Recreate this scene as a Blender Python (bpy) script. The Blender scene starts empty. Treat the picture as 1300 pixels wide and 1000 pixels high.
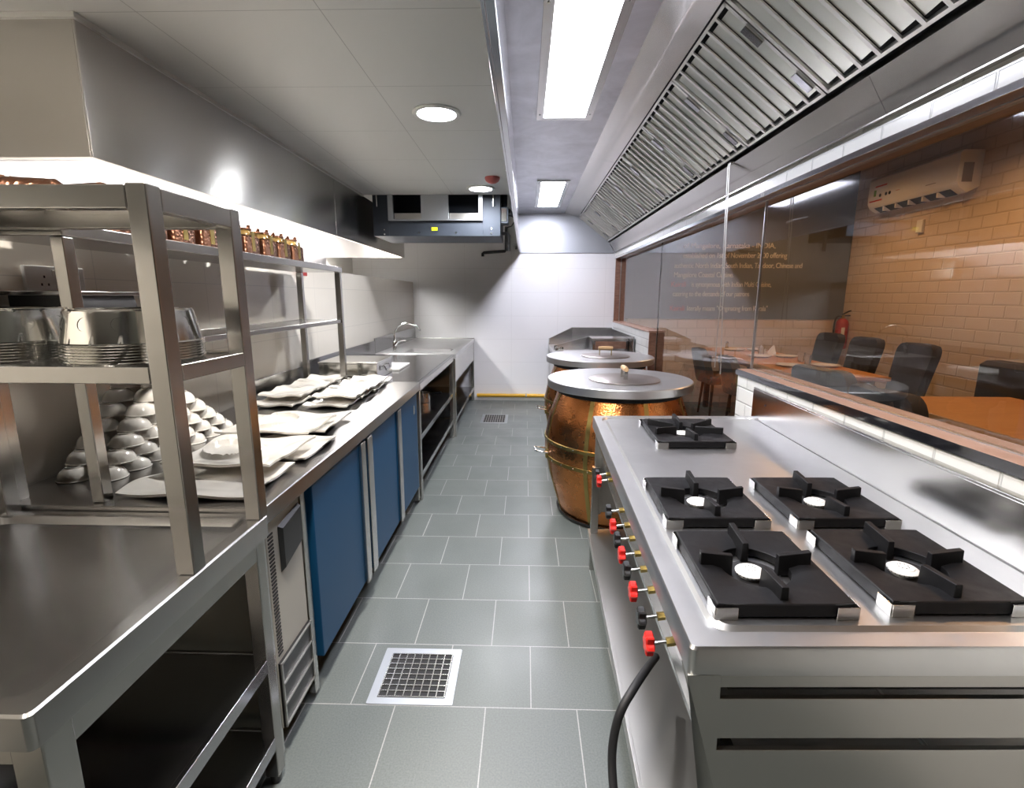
import bpy, bmesh, math, random
from mathutils import Vector, Matrix, Euler
random.seed(7)
sc = bpy.context.scene
C = sc.collection
PI = math.pi

# ------------------------------------------------------------------ mesh helper
class MB:
    def __init__(s): s.v = []; s.f = []
    def add(s, vs, fs):
        b = len(s.v); s.v += [tuple(p) for p in vs]; s.f += [tuple(b + i for i in q) for q in fs]; return s
    def hexa(s, p):   # 8 points: bottom 4 ccw, top 4 ccw
        return s.add(p, [(3,2,1,0),(4,5,6,7),(0,1,5,4),(1,2,6,5),(2,3,7,6),(3,0,4,7)])
    def box(s, x0, x1, y0, y1, z0, z1):
        return s.hexa([(x0,y0,z0),(x1,y0,z0),(x1,y1,z0),(x0,y1,z0),(x0,y0,z1),(x1,y0,z1),(x1,y1,z1),(x0,y1,z1)])
    def prism(s, poly, d):
        n = len(poly); d = Vector(d); a = [Vector(p) for p in poly]
        nrm = sum(((a[i]-a[0]).cross(a[(i+1) % n]-a[0]) for i in range(1, n-1)), Vector())
        if nrm.dot(d) > 0: a = a[::-1]
        vs = a + [p + d for p in a]
        fs = [tuple(range(n)), tuple(range(2*n-1, n-1, -1))] + [(i, i+n, (i+1) % n + n, (i+1) % n) for i in range(n)]
        fs = [fs[0], fs[1]] + [q[::-1] for q in fs[2:]]
        return s.add(vs, [q[::-1] if k < 0 else q for k, q in enumerate(fs)])
    def loft(s, loops, closed=True, cap0=False, cap1=False):
        n = len(loops[0]); vs = [p for l in loops for p in l]; fs = []
        for k in range(len(loops)-1):
            for i in range(n if closed else n-1):
                j = (i+1) % n
                fs.append((k*n+i, k*n+j, (k+1)*n+j, (k+1)*n+i))
        if cap0: fs.append(tuple(range(n-1, -1, -1)))
        if cap1: fs.append(tuple((len(loops)-1)*n+i for i in range(n)))
        return s.add(vs, fs)
    def tube(s, pts, r, n=10, caps=True):
        P = [Vector(p) for p in pts]; loops = []
        up = Vector((0.13, 0.27, 0.95)); 
        rs = r if isinstance(r, (list, tuple)) else [r]*len(P)
        prev = None
        for i, p in enumerate(P):
            t = (P[min(i+1, len(P)-1)] - P[max(i-1, 0)]).normalized()
            if prev is None:
                a = t.cross(up)
                if a.length < 1e-3: a = t.cross(Vector((1,0,0)))
                a.normalize()
            else:
                a = (prev - t*prev.dot(t)).normalized()
            prev = a; b = t.cross(a)
            loops.append([p + (a*math.cos(2*PI*k/n) + b*math.sin(2*PI*k/n))*rs[i] for k in range(n)])
        return s.loft(loops, True, caps, caps)
    def cyl(s, p0, p1, r0, r1=None, n=24): return s.tube([p0, p1], [r0, r0 if r1 is None else r1], n)
    def lathe(s, prof, c=(0,0,0), n=32, cap0=True, cap1=True):
        loops = [[(c[0]+r*math.cos(2*PI*k/n), c[1]+r*math.sin(2*PI*k/n), c[2]+z) for k in range(n)] for r, z in prof]
        return s.loft(loops, True, cap0, cap1)
    def xf(s, fn): s.v = [tuple(fn(*p)) for p in s.v]; return s
    def mv(s, x, y, z, rz=0.0):
        c, d = math.cos(rz), math.sin(rz)
        s.v = [(p[0]*c-p[1]*d+x, p[0]*d+p[1]*c+y, p[2]+z) for p in s.v]; return s
    def build(s, name, m, parent=None, bevel=0, ang=35, seg=2, label=None, fix=False, org=None):
        """vertices are world coordinates; they are stored relative to the parent's (or org's) place"""
        me = bpy.data.meshes.new(name)
        off = Vector((0,0,0))
        if parent is not None: off = world_of(parent)
        elif org is not None: off = Vector(org)
        me.from_pydata([tuple(Vector(p)-off) for p in s.v], [], s.f)
        if fix:
            bm = bmesh.new(); bm.from_mesh(me); bmesh.ops.recalc_face_normals(bm, faces=bm.faces); bm.to_mesh(me); bm.free()
        me.validate(); me.update()
        me.shade_smooth(); me.set_sharp_from_angle(angle=math.radians(ang))
        o = bpy.data.objects.new(name, me); C.objects.link(o)
        me.materials.append(m)
        if parent is not None: o.parent = parent
        elif org is not None: o.location = org
        if bevel:
            b = o.modifiers.new('edge', 'BEVEL'); b.width = bevel; b.segments = seg; b.limit_method = 'ANGLE'; b.angle_limit = math.radians(40); b.harden_normals = True
        if label: o['label'] = label
        return o

def world_of(o):
    p = Vector((0,0,0))
    while o is not None: p = p + Vector(o.location); o = o.parent
    return p
def box(x0,x1,y0,y1,z0,z1): return MB().box(x0,x1,y0,y1,z0,z1)
def rrect(x0, x1, y0, y1, r, z, n=5):
    pts = []
    for cx, cy, a0 in ((x1-r,y1-r,0),(x0+r,y1-r,PI/2),(x0+r,y0+r,PI),(x1-r,y0+r,1.5*PI)):
        for k in range(n+1):
            a = a0 + k*PI/2/n; pts.append((cx+r*math.cos(a), cy+r*math.sin(a), z))
    return pts
def thing(name, loc, label, cat, group=None):
    o = bpy.data.objects.new(name, None); C.objects.link(o); o.location = loc; o.empty_display_size = .05
    o['label'] = label; o['category'] = cat
    if group: o['group'] = group
    return o
def tag(o, label, cat, group=None):
    o['label'] = label; o['category'] = cat
    if group: o['group'] = group
    return o
def struct(o, label=None, cat=None):
    o['kind'] = 'structure'
    if label: o['label'] = label
    if cat: o['category'] = cat
    return o
def dup(root, loc, label, group=None, rz=None):
    r = root.copy(); C.objects.link(r); r.location = loc; r['label'] = label
    if rz is not None: r.rotation_euler = (0,0,rz)
    if group: r['group'] = group
    for ch in list(root.children):
        c = ch.copy(); C.objects.link(c); c.parent = r
        for g in list(ch.children):
            d = g.copy(); C.objects.link(d); d.parent = c
    return r
ORD = ['first','second','third','fourth','fifth','sixth','seventh','eighth','ninth','tenth','eleventh','twelfth']

# ------------------------------------------------------------------ materials
def mat(name, col, rough=.5, metal=0.0, **k):
    m = bpy.data.materials.new(name); m.use_nodes = True
    p = m.node_tree.nodes['Principled BSDF']
    p.inputs['Base Color'].default_value = (*col, 1); p.inputs['Roughness'].default_value = rough; p.inputs['Metallic'].default_value = metal
    for a, b in k.items(): p.inputs[a.replace('_', ' ')].default_value = b
    return m
def nd(m, t, **k):
    n = m.node_tree.nodes.new(t)
    for a, b in k.items():
        if a in n.inputs: n.inputs[a].default_value = b
        else: setattr(n, a, b)
    return n
def lk(m, a, b): m.node_tree.links.new(a, b)
def prin(m): return m.node_tree.nodes['Principled BSDF']
def coords(m, scale=(1,1,1), loc=(0,0,0), rot=(0,0,0)):
    t = nd(m, 'ShaderNodeTexCoord'); g = nd(m, 'ShaderNodeMapping')
    g.inputs['Scale'].default_value = scale; g.inputs['Location'].default_value = loc; g.inputs['Rotation'].default_value = rot
    lk(m, t.outputs['Object'], g.inputs['Vector']); return g.outputs['Vector']
def ramp(m, fac, stops):
    r = nd(m, 'ShaderNodeValToRGB'); e = r.color_ramp.elements
    e[0].position, e[0].color = stops[0][0], (*stops[0][1], 1); e[1].position, e[1].color = stops[-1][0], (*stops[-1][1], 1)
    for p, c in stops[1:-1]: x = e.new(p); x.color = (*c, 1)
    lk(m, fac, r.inputs['Fac']); return r.outputs['Color']
def rough_noise(m, scale, lo, hi, detail=3, vscale=(1,1,1)):
    v = coords(m, vscale); n = nd(m, 'ShaderNodeTexNoise', Scale=scale, Detail=detail); lk(m, v, n.inputs['Vector'])
    r = nd(m, 'ShaderNodeMapRange'); r.inputs['From Min'].default_value = .2; r.inputs['From Max'].default_value = .8; r.interpolation_type = 'SMOOTHSTEP'
    r.inputs['To Min'].default_value = lo; r.inputs['To Max'].default_value = hi
    lk(m, n.outputs['Fac'], r.inputs['Value']); lk(m, r.outputs['Result'], prin(m).inputs['Roughness']); return n
def bump(m, h, strength, dist=.01):
    b = nd(m, 'ShaderNodeBump'); b.inputs['Strength'].default_value = strength; b.inputs['Distance'].default_value = dist
    lk(m, h, b.inputs['Height']); lk(m, b.outputs['Normal'], prin(m).inputs['Normal']); return b
def steel(name, col=(.62,.615,.60), lo=.2, hi=.34, vs=(2,60,60), wav=.0):
    m = mat(name, col, .28, 1.0)
    prin(m).inputs['Roughness'].default_value = (lo+hi)/2
    return m
M = {}
M['steel'] = steel('brushed_steel', (.56,.55,.53), .16, .26)
M['steel_bench'] = steel('bench_steel', (.44,.43,.42), .20, .32)
M['steel_frame'] = steel('tube_steel', (.37,.36,.34), .17, .27)
M['steel_top'] = steel('worktop_steel', (.66,.66,.665), .28, .44, (3,3,3))
M['steel_hood'] = steel('hood_steel', (.58,.58,.60), .30, .46, (6,6,2), .12)
M['steel_front'] = steel('hood_front_steel', (.56,.54,.51), .20, .32, (2,2,60), .14)
M['steel_dull'] = steel('dull_steel', (.50,.49,.47), .28, .42)
M['steel_skirt'] = steel('satin_steel', (.50,.51,.54), .10, .14)
M['steel_filter'] = steel('filter_steel', (.66,.65,.60), .26, .4, (40,40,40))
def smudge(m, col, k=.12, sc_=2.5):
    n = nd(m, 'ShaderNodeTexNoise', Scale=sc_, Detail=5, Roughness=.65, Distortion=.6); lk(m, coords(m), n.inputs['Vector'])
    lk(m, ramp(m, n.outputs['Fac'], [(.3, tuple(c*(1-k) for c in col)), (.7, tuple(min(1,c*(1+k)) for c in col))]), prin(m).inputs['Base Color'])
smudge(M['steel_hood'], (.54,.54,.57), .16, 3.5); smudge(M['steel_top'], (.64,.64,.645), .08)
def brushed(m, aniso, rot, rough):
    t = nd(m, 'ShaderNodeTangent', direction_type='RADIAL', axis='Z'); lk(m, t.outputs[0], prin(m).inputs['Tangent'])
    prin(m).inputs['Anisotropic'].default_value = aniso; prin(m).inputs['Anisotropic Rotation'].default_value = rot
    for l in list(m.node_tree.links):
        if l.to_socket == prin(m).inputs['Roughness']: m.node_tree.links.remove(l)
    prin(m).inputs['Roughness'].default_value = rough
brushed(M['steel_front'], .9, .25, .23)
M['steel_band'] = steel('band_steel', (.46,.44,.42)); brushed(M['steel_band'], .8, .25, .24)
M['steel_plain'] = mat('polished_steel', (.66,.65,.62), .14, 1.0)
M['chrome'] = mat('chrome', (.8,.8,.8), .06, 1.0)
M['steel_dark_shaded'] = steel('glossy_dark_shaded_steel', (.36,.36,.37), .12, .22)  # darker steel; under the counters it carries shade and dark reflections as colour
M['galv'] = mat('dark_grey_casing', (.045,.053,.068), .5, 0.0, Specular_IOR_Level=.15)
M['zinc'] = steel('zinc_sheet', (.40,.42,.45), .40, .5)
M['lid'] = steel('brownish_lid_steel', (.42,.38,.36), .28, .4)
M['iron'] = mat('cast_iron', (.005,.005,.006), .5, 0.0, Specular_IOR_Level=.22)
rough_noise(M['iron'], 30, .45, .6)
M['black'] = mat('black_plastic', (.012,.012,.013), .35)
M['black_gloss'] = mat('black_gloss_strip', (.01,.01,.012), .08)
M['rubber'] = mat('black_rubber', (.018,.018,.02), .55)
M['pit'] = mat('dark_recess', (.012,.012,.014), .7)
M['red'] = mat('red_plastic', (.62,.02,.015), .3)
M['red_paint'] = mat('red_paint', (.38,.025,.018), .35)
M['brass'] = mat('brass', (.34,.26,.09), .3, 1.0)
rough_noise(M['brass'], 20, .26, .45)
M['white'] = mat('white_plastic', (.82,.82,.80), .35)
M['ceramic'] = mat('white_porcelain', (.72,.69,.64), .12, Coat_Weight=.3)
M['blue'] = mat('blue_lacquer', (.005,.055,.135), .42, 0.0, Specular_IOR_Level=.3)
M['ice_grey'] = mat('grey_panel', (.36,.35,.31), .45)
M['slate_board'] = mat('slate_grey_paint', (.11,.12,.125), .6)
M['yellow'] = mat('yellow_paint', (.75,.42,.02), .35)
M['label_yellow'] = mat('yellow_label', (.75,.8,.02), .5)
M['fabric'] = mat('charcoal_fabric', (.030,.028,.028), .75)
M['fabric2'] = mat('grey_leather', (.06,.065,.068), .5)
M['cloth'] = mat('white_napkin_cloth', (.75,.73,.7), .8)
M['chalk'] = mat('cream_lettering', (.72,.66,.56), .6)
M['chalk_red'] = mat('red_lettering', (.55,.10,.06), .6)
M['print'] = mat('grey_print', (.25,.2,.18), .6)
M['ac_white'] = mat('air_conditioner_white', (.78,.76,.72), .35)
M['amber'] = mat('amber_glass', (.55,.36,.12), .1, Transmission_Weight=.6, IOR=1.45)
M['tumbler'] = mat('clear_glass', (.95,.95,.95), .02, Transmission_Weight=1.0, IOR=1.45)
M['gas_pipe_clip'] = mat('grey_clip', (.3,.3,.3), .4)

# copper: hammered
def copper(name, col, scale, s):
    m = mat(name, col, .25, 1.0)
    v = coords(m); n = nd(m, 'ShaderNodeTexVoronoi', Scale=scale); lk(m, v, n.inputs['Vector'])
    bump(m, n.outputs['Distance'], s, .004)
    rough_noise(m, 9, .2, .34)
    w = nd(m, 'ShaderNodeTexNoise', Scale=5.0, Detail=3); lk(m, coords(m), w.inputs['Vector'])
    c = ramp(m, w.outputs['Fac'], [(.3, tuple(x*.72 for x in col)), (.7, tuple(min(1, x*1.15) for x in col))])
    lk(m, c, prin(m).inputs['Base Color']); return m
M['copper'] = copper('hammered_copper', (.52,.20,.065), 110, .28)
M['copper_jar'] = copper('copper_jar_skin', (.27,.13,.08), 90, .5)

def wood(name, c1, c2, scale=6, vs=(1,8,8), rough=.35):
    m = mat(name, c1, rough); v = coords(m, vs); n = nd(m, 'ShaderNodeTexNoise', Scale=scale, Detail=6, Roughness=.6); lk(m, v, n.inputs['Vector'])
    lk(m, ramp(m, n.outputs['Fac'], [(.3, c1), (.7, c2)]), prin(m).inputs['Base Color']); return m
M['table_wood'] = wood('honey_wood', (.42,.17,.04), (.52,.24,.07), 4, (1,10,10))
M['handle_wood'] = wood('pale_wood', (.45,.28,.13), (.62,.42,.24), 12)
M['frame_brown'] = wood('brown_stone_strip', (.17,.085,.06), (.30,.17,.12), 5, (3,3,9), .28)
M['sill_brown'] = wood('brown_sill_tile', (.40,.25,.19), (.50,.33,.26), 3, (3,3,3), .25)

def bricks(name, c1, c2, cm, w, h, mort, axes, loc=(0,0,0), rough=.15, off=.5, bstr=.4, msmooth=.1, coat=0.0):
    """axes: which object axes run along the courses and up them"""
    m = mat(name, c1, rough); 
    if coat: prin(m).inputs['Coat Weight'].default_value = coat
    t = nd(m, 'ShaderNodeTexCoord'); s = nd(m, 'ShaderNodeSeparateXYZ'); c = nd(m, 'ShaderNodeCombineXYZ'); a = nd(m, 'ShaderNodeVectorMath', operation='ADD')
    lk(m, t.outputs['Object'], s.inputs[0]); lk(m, s.outputs[axes[0]], c.inputs[0]); lk(m, s.outputs[axes[1]], c.inputs[1])
    lk(m, c.outputs[0], a.inputs[0]); a.inputs[1].default_value = loc
    b = nd(m, 'ShaderNodeTexBrick'); b.offset = off; b.inputs['Scale'].default_value = 1
    b.inputs['Brick Width'].default_value = w; b.inputs['Row Height'].default_value = h; b.inputs['Mortar Size'].default_value = mort
    b.inputs['Mortar Smooth'].default_value = msmooth
    b.inputs['Color1'].default_value = (*c1,1); b.inputs['Color2'].default_value = (*c2,1); b.inputs['Mortar'].default_value = (*cm,1)
    lk(m, a.outputs[0], b.inputs['Vector']); lk(m, b.outputs['Color'], prin(m).inputs['Base Color'])
    inv = nd(m, 'ShaderNodeMath', operation='SUBTRACT'); inv.inputs[0].default_value = 1; lk(m, b.outputs['Fac'], inv.inputs[1])
    if bstr: bump(m, inv.outputs[0], bstr, .004)
    return m, b
M['floor'], fb = bricks('grey_floor_tile', (.118,.133,.127), (.128,.143,.136), (.34,.34,.33), .338, .338, .0022, ('X','Y'), (-.0323+.338*30, -2.97+.338*21, 0), .38, .5, .25)
n_ = nd(M['floor'], 'ShaderNodeTexNoise', Scale=160.0, Detail=4); lk(M['floor'], coords(M['floor']), n_.inputs['Vector'])
mx_ = nd(M['floor'], 'ShaderNodeMix', data_type='RGBA', blend_type='MULTIPLY'); mx_.inputs[0].default_value = 1
lk(M['floor'], fb.outputs['Color'], mx_.inputs[6]); lk(M['floor'], ramp(M['floor'], n_.outputs['Fac'], [(.3,(.82,.82,.82)),(.7,(1.12,1.12,1.12))]), mx_.inputs[7]); lk(M['floor'], mx_.outputs[2], prin(M['floor']).inputs['Base Color'])
rough_noise(M['floor'], 3, .30, .46)
M['wall_back'], _ = bricks('white_wall_tile', (.86,.86,.87), (.86,.86,.87), (.74,.74,.74), .66, .33, .0018, ('X','Z'), (.2,.09,0), .16, 0, .15)
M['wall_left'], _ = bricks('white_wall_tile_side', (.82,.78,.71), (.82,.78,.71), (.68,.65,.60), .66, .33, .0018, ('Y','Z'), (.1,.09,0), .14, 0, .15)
M['plaster'] = mat('pale_plaster', (.72,.71,.68), .6)
M['slab'] = mat('grey_concrete', (.45,.45,.45), .8)
M['ceiling'], _ = bricks('white_ceiling_tile', (.72,.72,.71), (.72,.72,.71), (.42,.42,.42), .60, .60, .0016, ('X','Y'), (.665+3.0, -1.80+3.0, 0), .42, 0, .2)
M['subway'], _ = bricks('white_bevelled_tile', (.78,.78,.75), (.78,.78,.75), (.62,.62,.60), .22, .085, .006, ('Y','Z'), (.03,-.055,0), .12, .5, .9, .6)
M['subway_x'], _ = bricks('white_bevelled_tile_end', (.78,.78,.75), (.78,.78,.75), (.62,.62,.60), .22, .085, .006, ('X','Z'), (.03,-.055,0), .12, .5, .9, .6)
M['brickwall'], _ = bricks('cream_brick_tile', (.66,.545,.44), (.64,.525,.42), (.56,.46,.36), .27, .122, .010, ('Y','Z'), (.0,.03,0), .25, .5, .8, .5)
M['brickwall_x'], _ = bricks('cream_brick_tile_end', (.66,.545,.44), (.64,.525,.42), (.56,.46,.36), .27, .122, .010, ('X','Z'), (.0,.03,0), .25, .5, .8, .5)

def emit(name, col, s):
    m = bpy.data.materials.new(name); m.use_nodes = True; nt = m.node_tree; nt.nodes.remove(nt.nodes['Principled BSDF'])
    e = nt.nodes.new('ShaderNodeEmission'); e.inputs[0].default_value = (*col,1); e.inputs[1].default_value = s
    nt.links.new(e.outputs[0], nt.nodes['Material Output'].inputs[0]); return m
M['lamp_hood'] = emit('cool_white_lamp', (.88,.89,1.0), 14)
M['lamp_hood_far'] = emit('cool_white_lamp_far', (.90,.89,1.0), 32)
M['lamp_left_far'] = emit('white_lamp_far', (1.0,.97,.95), 42)
M['lamp_left'] = emit('white_lamp', (1.0,.96,.92), 9.5)
M['lamp_down'] = emit('downlight_lamp', (.92,.95,1.0), 60)
M['lamp_warm'] = emit('warm_lamp', (1.0,.62,.28), 14)

def pane(name):
    m = bpy.data.materials.new(name); m.use_nodes = True; nt = m.node_tree; nt.nodes.remove(nt.nodes['Principled BSDF'])
    tr = nt.nodes.new('ShaderNodeBsdfTransparent'); tr.inputs[0].default_value = (.95,.96,.955,1)
    gl = nt.nodes.new('ShaderNodeBsdfGlossy'); gl.inputs['Roughness'].default_value = .012
    fr = nt.nodes.new('ShaderNodeFresnel'); fr.inputs[0].default_value = 1.95
    ge = nt.nodes.new('ShaderNodeNewGeometry'); mi = nt.nodes.new('ShaderNodeMath'); mi.operation = 'SUBTRACT'; mi.inputs[0].default_value = 1
    mu = nt.nodes.new('ShaderNodeMath'); mu.operation = 'MULTIPLY'; mx = nt.nodes.new('ShaderNodeMixShader')
    L = nt.links.new
    L(ge.outputs['Backfacing'], mi.inputs[1]); L(fr.outputs[0], mu.inputs[0]); L(mi.outputs[0], mu.inputs[1])
    L(mu.outputs[0], mx.inputs[0]); L(tr.outputs[0], mx.inputs[1]); L(gl.outputs[0], mx.inputs[2]); L(mx.outputs[0], nt.nodes['Material Output'].inputs[0])
    return m
M['pane'] = pane('window_glass')

# ------------------------------------------------------------------ camera
def make_cam():
    pitch, yaw, roll = .1905, .0258, .003
    F = Vector((-math.sin(yaw)*math.cos(pitch), math.cos(yaw)*math.cos(pitch), -math.sin(pitch)))
    r = Vector((math.cos(yaw), math.sin(yaw), 0)); u = r.cross(F)
    R = math.cos(roll)*r + math.sin(roll)*u; U = -math.sin(roll)*r + math.cos(roll)*u
    mw = Matrix(((R.x,U.x,-F.x,0),(R.y,U.y,-F.y,0),(R.z,U.z,-F.z,1.5),(0,0,0,1)))
    cd = bpy.data.cameras.new('camera'); cd.sensor_fit = 'HORIZONTAL'; cd.sensor_width = 36; cd.lens = 640/1300*36; cd.clip_start = .02
    o = bpy.data.objects.new('camera', cd); C.objects.link(o); o.matrix_world = mw; sc.camera = o
make_cam()

# ------------------------------------------------------------------ setting: kitchen
YB = 7.28; CZ = 2.40; Y0 = -2.4; DX = 4.45
struct(box(-2.45, DX+.1, Y0-.1, YB+.1, -.12, 0).build('floor', M['floor']))
struct(box(-2.45, 1.40, YB, YB+.15, 0, 3.0).build('wall_back', M['wall_back']))
struct(box(-2.45, -1.60, Y0, YB, 0, 1.70).build('wall_left', M['wall_left']))
struct(box(-2.55, -2.45, Y0, YB+.15, 0, 3.0).build('wall_left.001', M['plaster']))
struct(box(-2.55, DX+.1, Y0-.1, Y0, 0, 3.3).build('wall_front', mat('dimmed_warm_plaster', (.09,.075,.05), .6)))  # colour darkened to stand for the dim surroundings behind the camera
cl = MB().box(-2.45, -.105, Y0, 1.79, CZ, CZ+.05); cl.box(-1.47, -.105, 1.79, 4.78, CZ, CZ+.05)
struct(cl.build('ceiling', M['ceiling']))
struct(box(-2.45, 1.45, Y0, YB+.15, 2.95, 3.05).build('ceiling.001', M['slab']))
# right wall: near half wall, far half wall, header
def wall_right():
    m = MB()
    m.box(1.25, 1.40, Y0, 2.96, 0, 1.072)
    m.box(1.25, 1.40, 5.15, YB, 0, 1.15)
    m.box(1.25, 1.40, Y0, YB, 2.045, 3.0)
    struct(m.build('wall_right', M['subway'], bevel=.003))
wall_right()
struct(MB().box(1.243, 1.41, Y0, 2.968, 1.072, 1.090).build('trim_1', M['sill_brown'], bevel=.002), 'brown stone sill running along the near half wall')
struct(MB().box(1.238, 1.2425, Y0, 2.97, 1.058, 1.090).build('trim_2', M['black_gloss'], bevel=.001))
struct(MB().box(1.243, 1.41, 5.14, YB, 1.15, 1.168).build('trim_3', M['sill_brown'], bevel=.002))
struct(MB().box(1.248, 1.402, 5.128, 5.149, 0, 1.1495).build('trim_4', M['frame_brown'], bevel=.002))
struct(MB().box(1.25, 1.40, 7.255, 7.279, 1.168, 2.03).build('trim_5', M['frame_brown'], bevel=.002))
struct(MB().box(1.243, 1.41, Y0, 7.255, 2.026, 2.0445).build('trim_6', M['frame_brown'], bevel=.002))
struct(MB().box(1.237, 1.2425, Y0, YB, 2.018, 2.042).build('trim_7', M['chrome'], bevel=.001))
struct(MB().box(1.317, 1.335, Y0, 2.95, 1.0902, 1.094).build('trim_8', M['steel_dull']))
struct(MB().box(1.312, 1.340, Y0, 7.25, 2.021, 2.0258).build('trim_9', M['steel_dull']))
struct(MB().box(1.318, 1.334, 7.249, 7.2545, 1.17, 2.02).build('trim_10', M['steel_dull']))
struct(MB().box(1.318, 1.334, 5.122, 5.1275, 0.03, 1.148).build('trim_11', M['steel_dull']))
# glass panes: one over the near sill, one full height in the gap, one over the far sill
struct(box(1.321, 1.331, Y0, 2.958, 1.094, 2.021).build('window_1', M['pane']))
struct(box(1.321, 1.331, 2.972, 5.118, .012, 2.021).build('window_2', M['pane']))
struct(box(1.321, 1.331, 5.13, 7.248, 1.168, 2.021).build('window_3', M['pane']))
struct(box(1.319, 1.333, 2.959, 2.967, 1.094, 2.021).build('trim_12', M['steel_dull']))
struct(box(1.319, 1.333, 5.119, 5.1215, .012, 2.021).build('trim_13', M['steel_dark_shaded']))
struct(MB().box(-.56, .36, 7.268, YB-.0005, .0, .055).build('baseboard_back', M['white'], bevel=.002))

# ------------------------------------------------------------------ setting: dining room beyond the glass
struct(box(1.45, DX+.1, YB, YB+.15, 0, 1.20).build('wall_dining_back', M['brickwall_x']))
struct(box(1.40, DX+.1, YB+.012, YB+.15, 1.20, 3.3).build('wall_dining_back.001', M['plaster']))
struct(box(DX, DX+.12, Y0, YB, 0, 3.3).build('wall_dining_right', M['brickwall']))
struct(box(1.40, DX+.12, Y0, YB+.15, 3.3, 3.4).build('ceiling_dining', mat('brown_ceiling', (.10,.055,.03), .8)))
bd = thing('menu_board', (2.9, YB, 1.2), 'large slate grey board with cream lettering on the dining room end wall', 'sign')
box(1.405, DX-.003, YB-.012, YB+.011, 1.201, 3.2).build('board_panel', M['slate_board'], bd)
def lettering(name, s, x, z, size, m):
    cu = bpy.data.curves.new(name, 'FONT'); cu.body = s; cu.size = size; cu.extrude = .002; cu.align_x = 'LEFT'
    o = bpy.data.objects.new(name, cu); C.objects.link(o); cu.materials.append(m); cu.space_character = .95
    dg = bpy.context.evaluated_depsgraph_get(); me = bpy.data.meshes.new_from_object(o.evaluated_get(dg)); bpy.data.objects.remove(o)
    return me
def put_text(name, s, x, y, z, size, m, parent, width=None, rot=(PI/2,0,0)):
    me = lettering(name, s, x, z, size, m)
    if width:
        w = max(v.co.x for v in me.vertices) - min(v.co.x for v in me.vertices); k = width/w
        for v in me.vertices: v.co.x *= k
    R = Euler(rot).to_matrix()
    for v in me.vertices: v.co = R @ v.co
    o = bpy.data.objects.new(name, me); C.objects.link(o); o.parent = parent
    o.location = Vector((x,y,z)) - world_of(parent); return o
YT = YB-.0145
for s, x, z, w, mm in (('of Mangalore, Karnataka - INDIA,', 2.17, 2.165, 1.25, 'chalk'),
                   ('established on 1st of November 2000 offering', 2.17, 2.035, 1.42, 'chalk'),
                   ('authentic North Indian, South Indian, Tandoor, Chinese and', 2.06, 1.90, 1.75, 'chalk'),
                   ('Mangalore Coastal Cuisine.', 2.06, 1.775, .82, 'chalk'),
                   ('is synonymous with Indian Multi Cuisine,', 2.31, 1.645, 1.10, 'chalk'),
                   ('catering to the demands of our patrons', 2.06, 1.515, 1.06, 'chalk'),
                   ('literally means "Originating from Kerala"', 2.27, 1.315, 1.12, 'chalk')):
    put_text('lettering', s, x, YT, z, .10, M[mm], bd, w)
for z in (1.645, 1.315):
    put_text('red_lettering', 'Kairali', 2.03, YT, z, .10, M['chalk_red'], bd, .2)['label'] = 'red word on the board'

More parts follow.
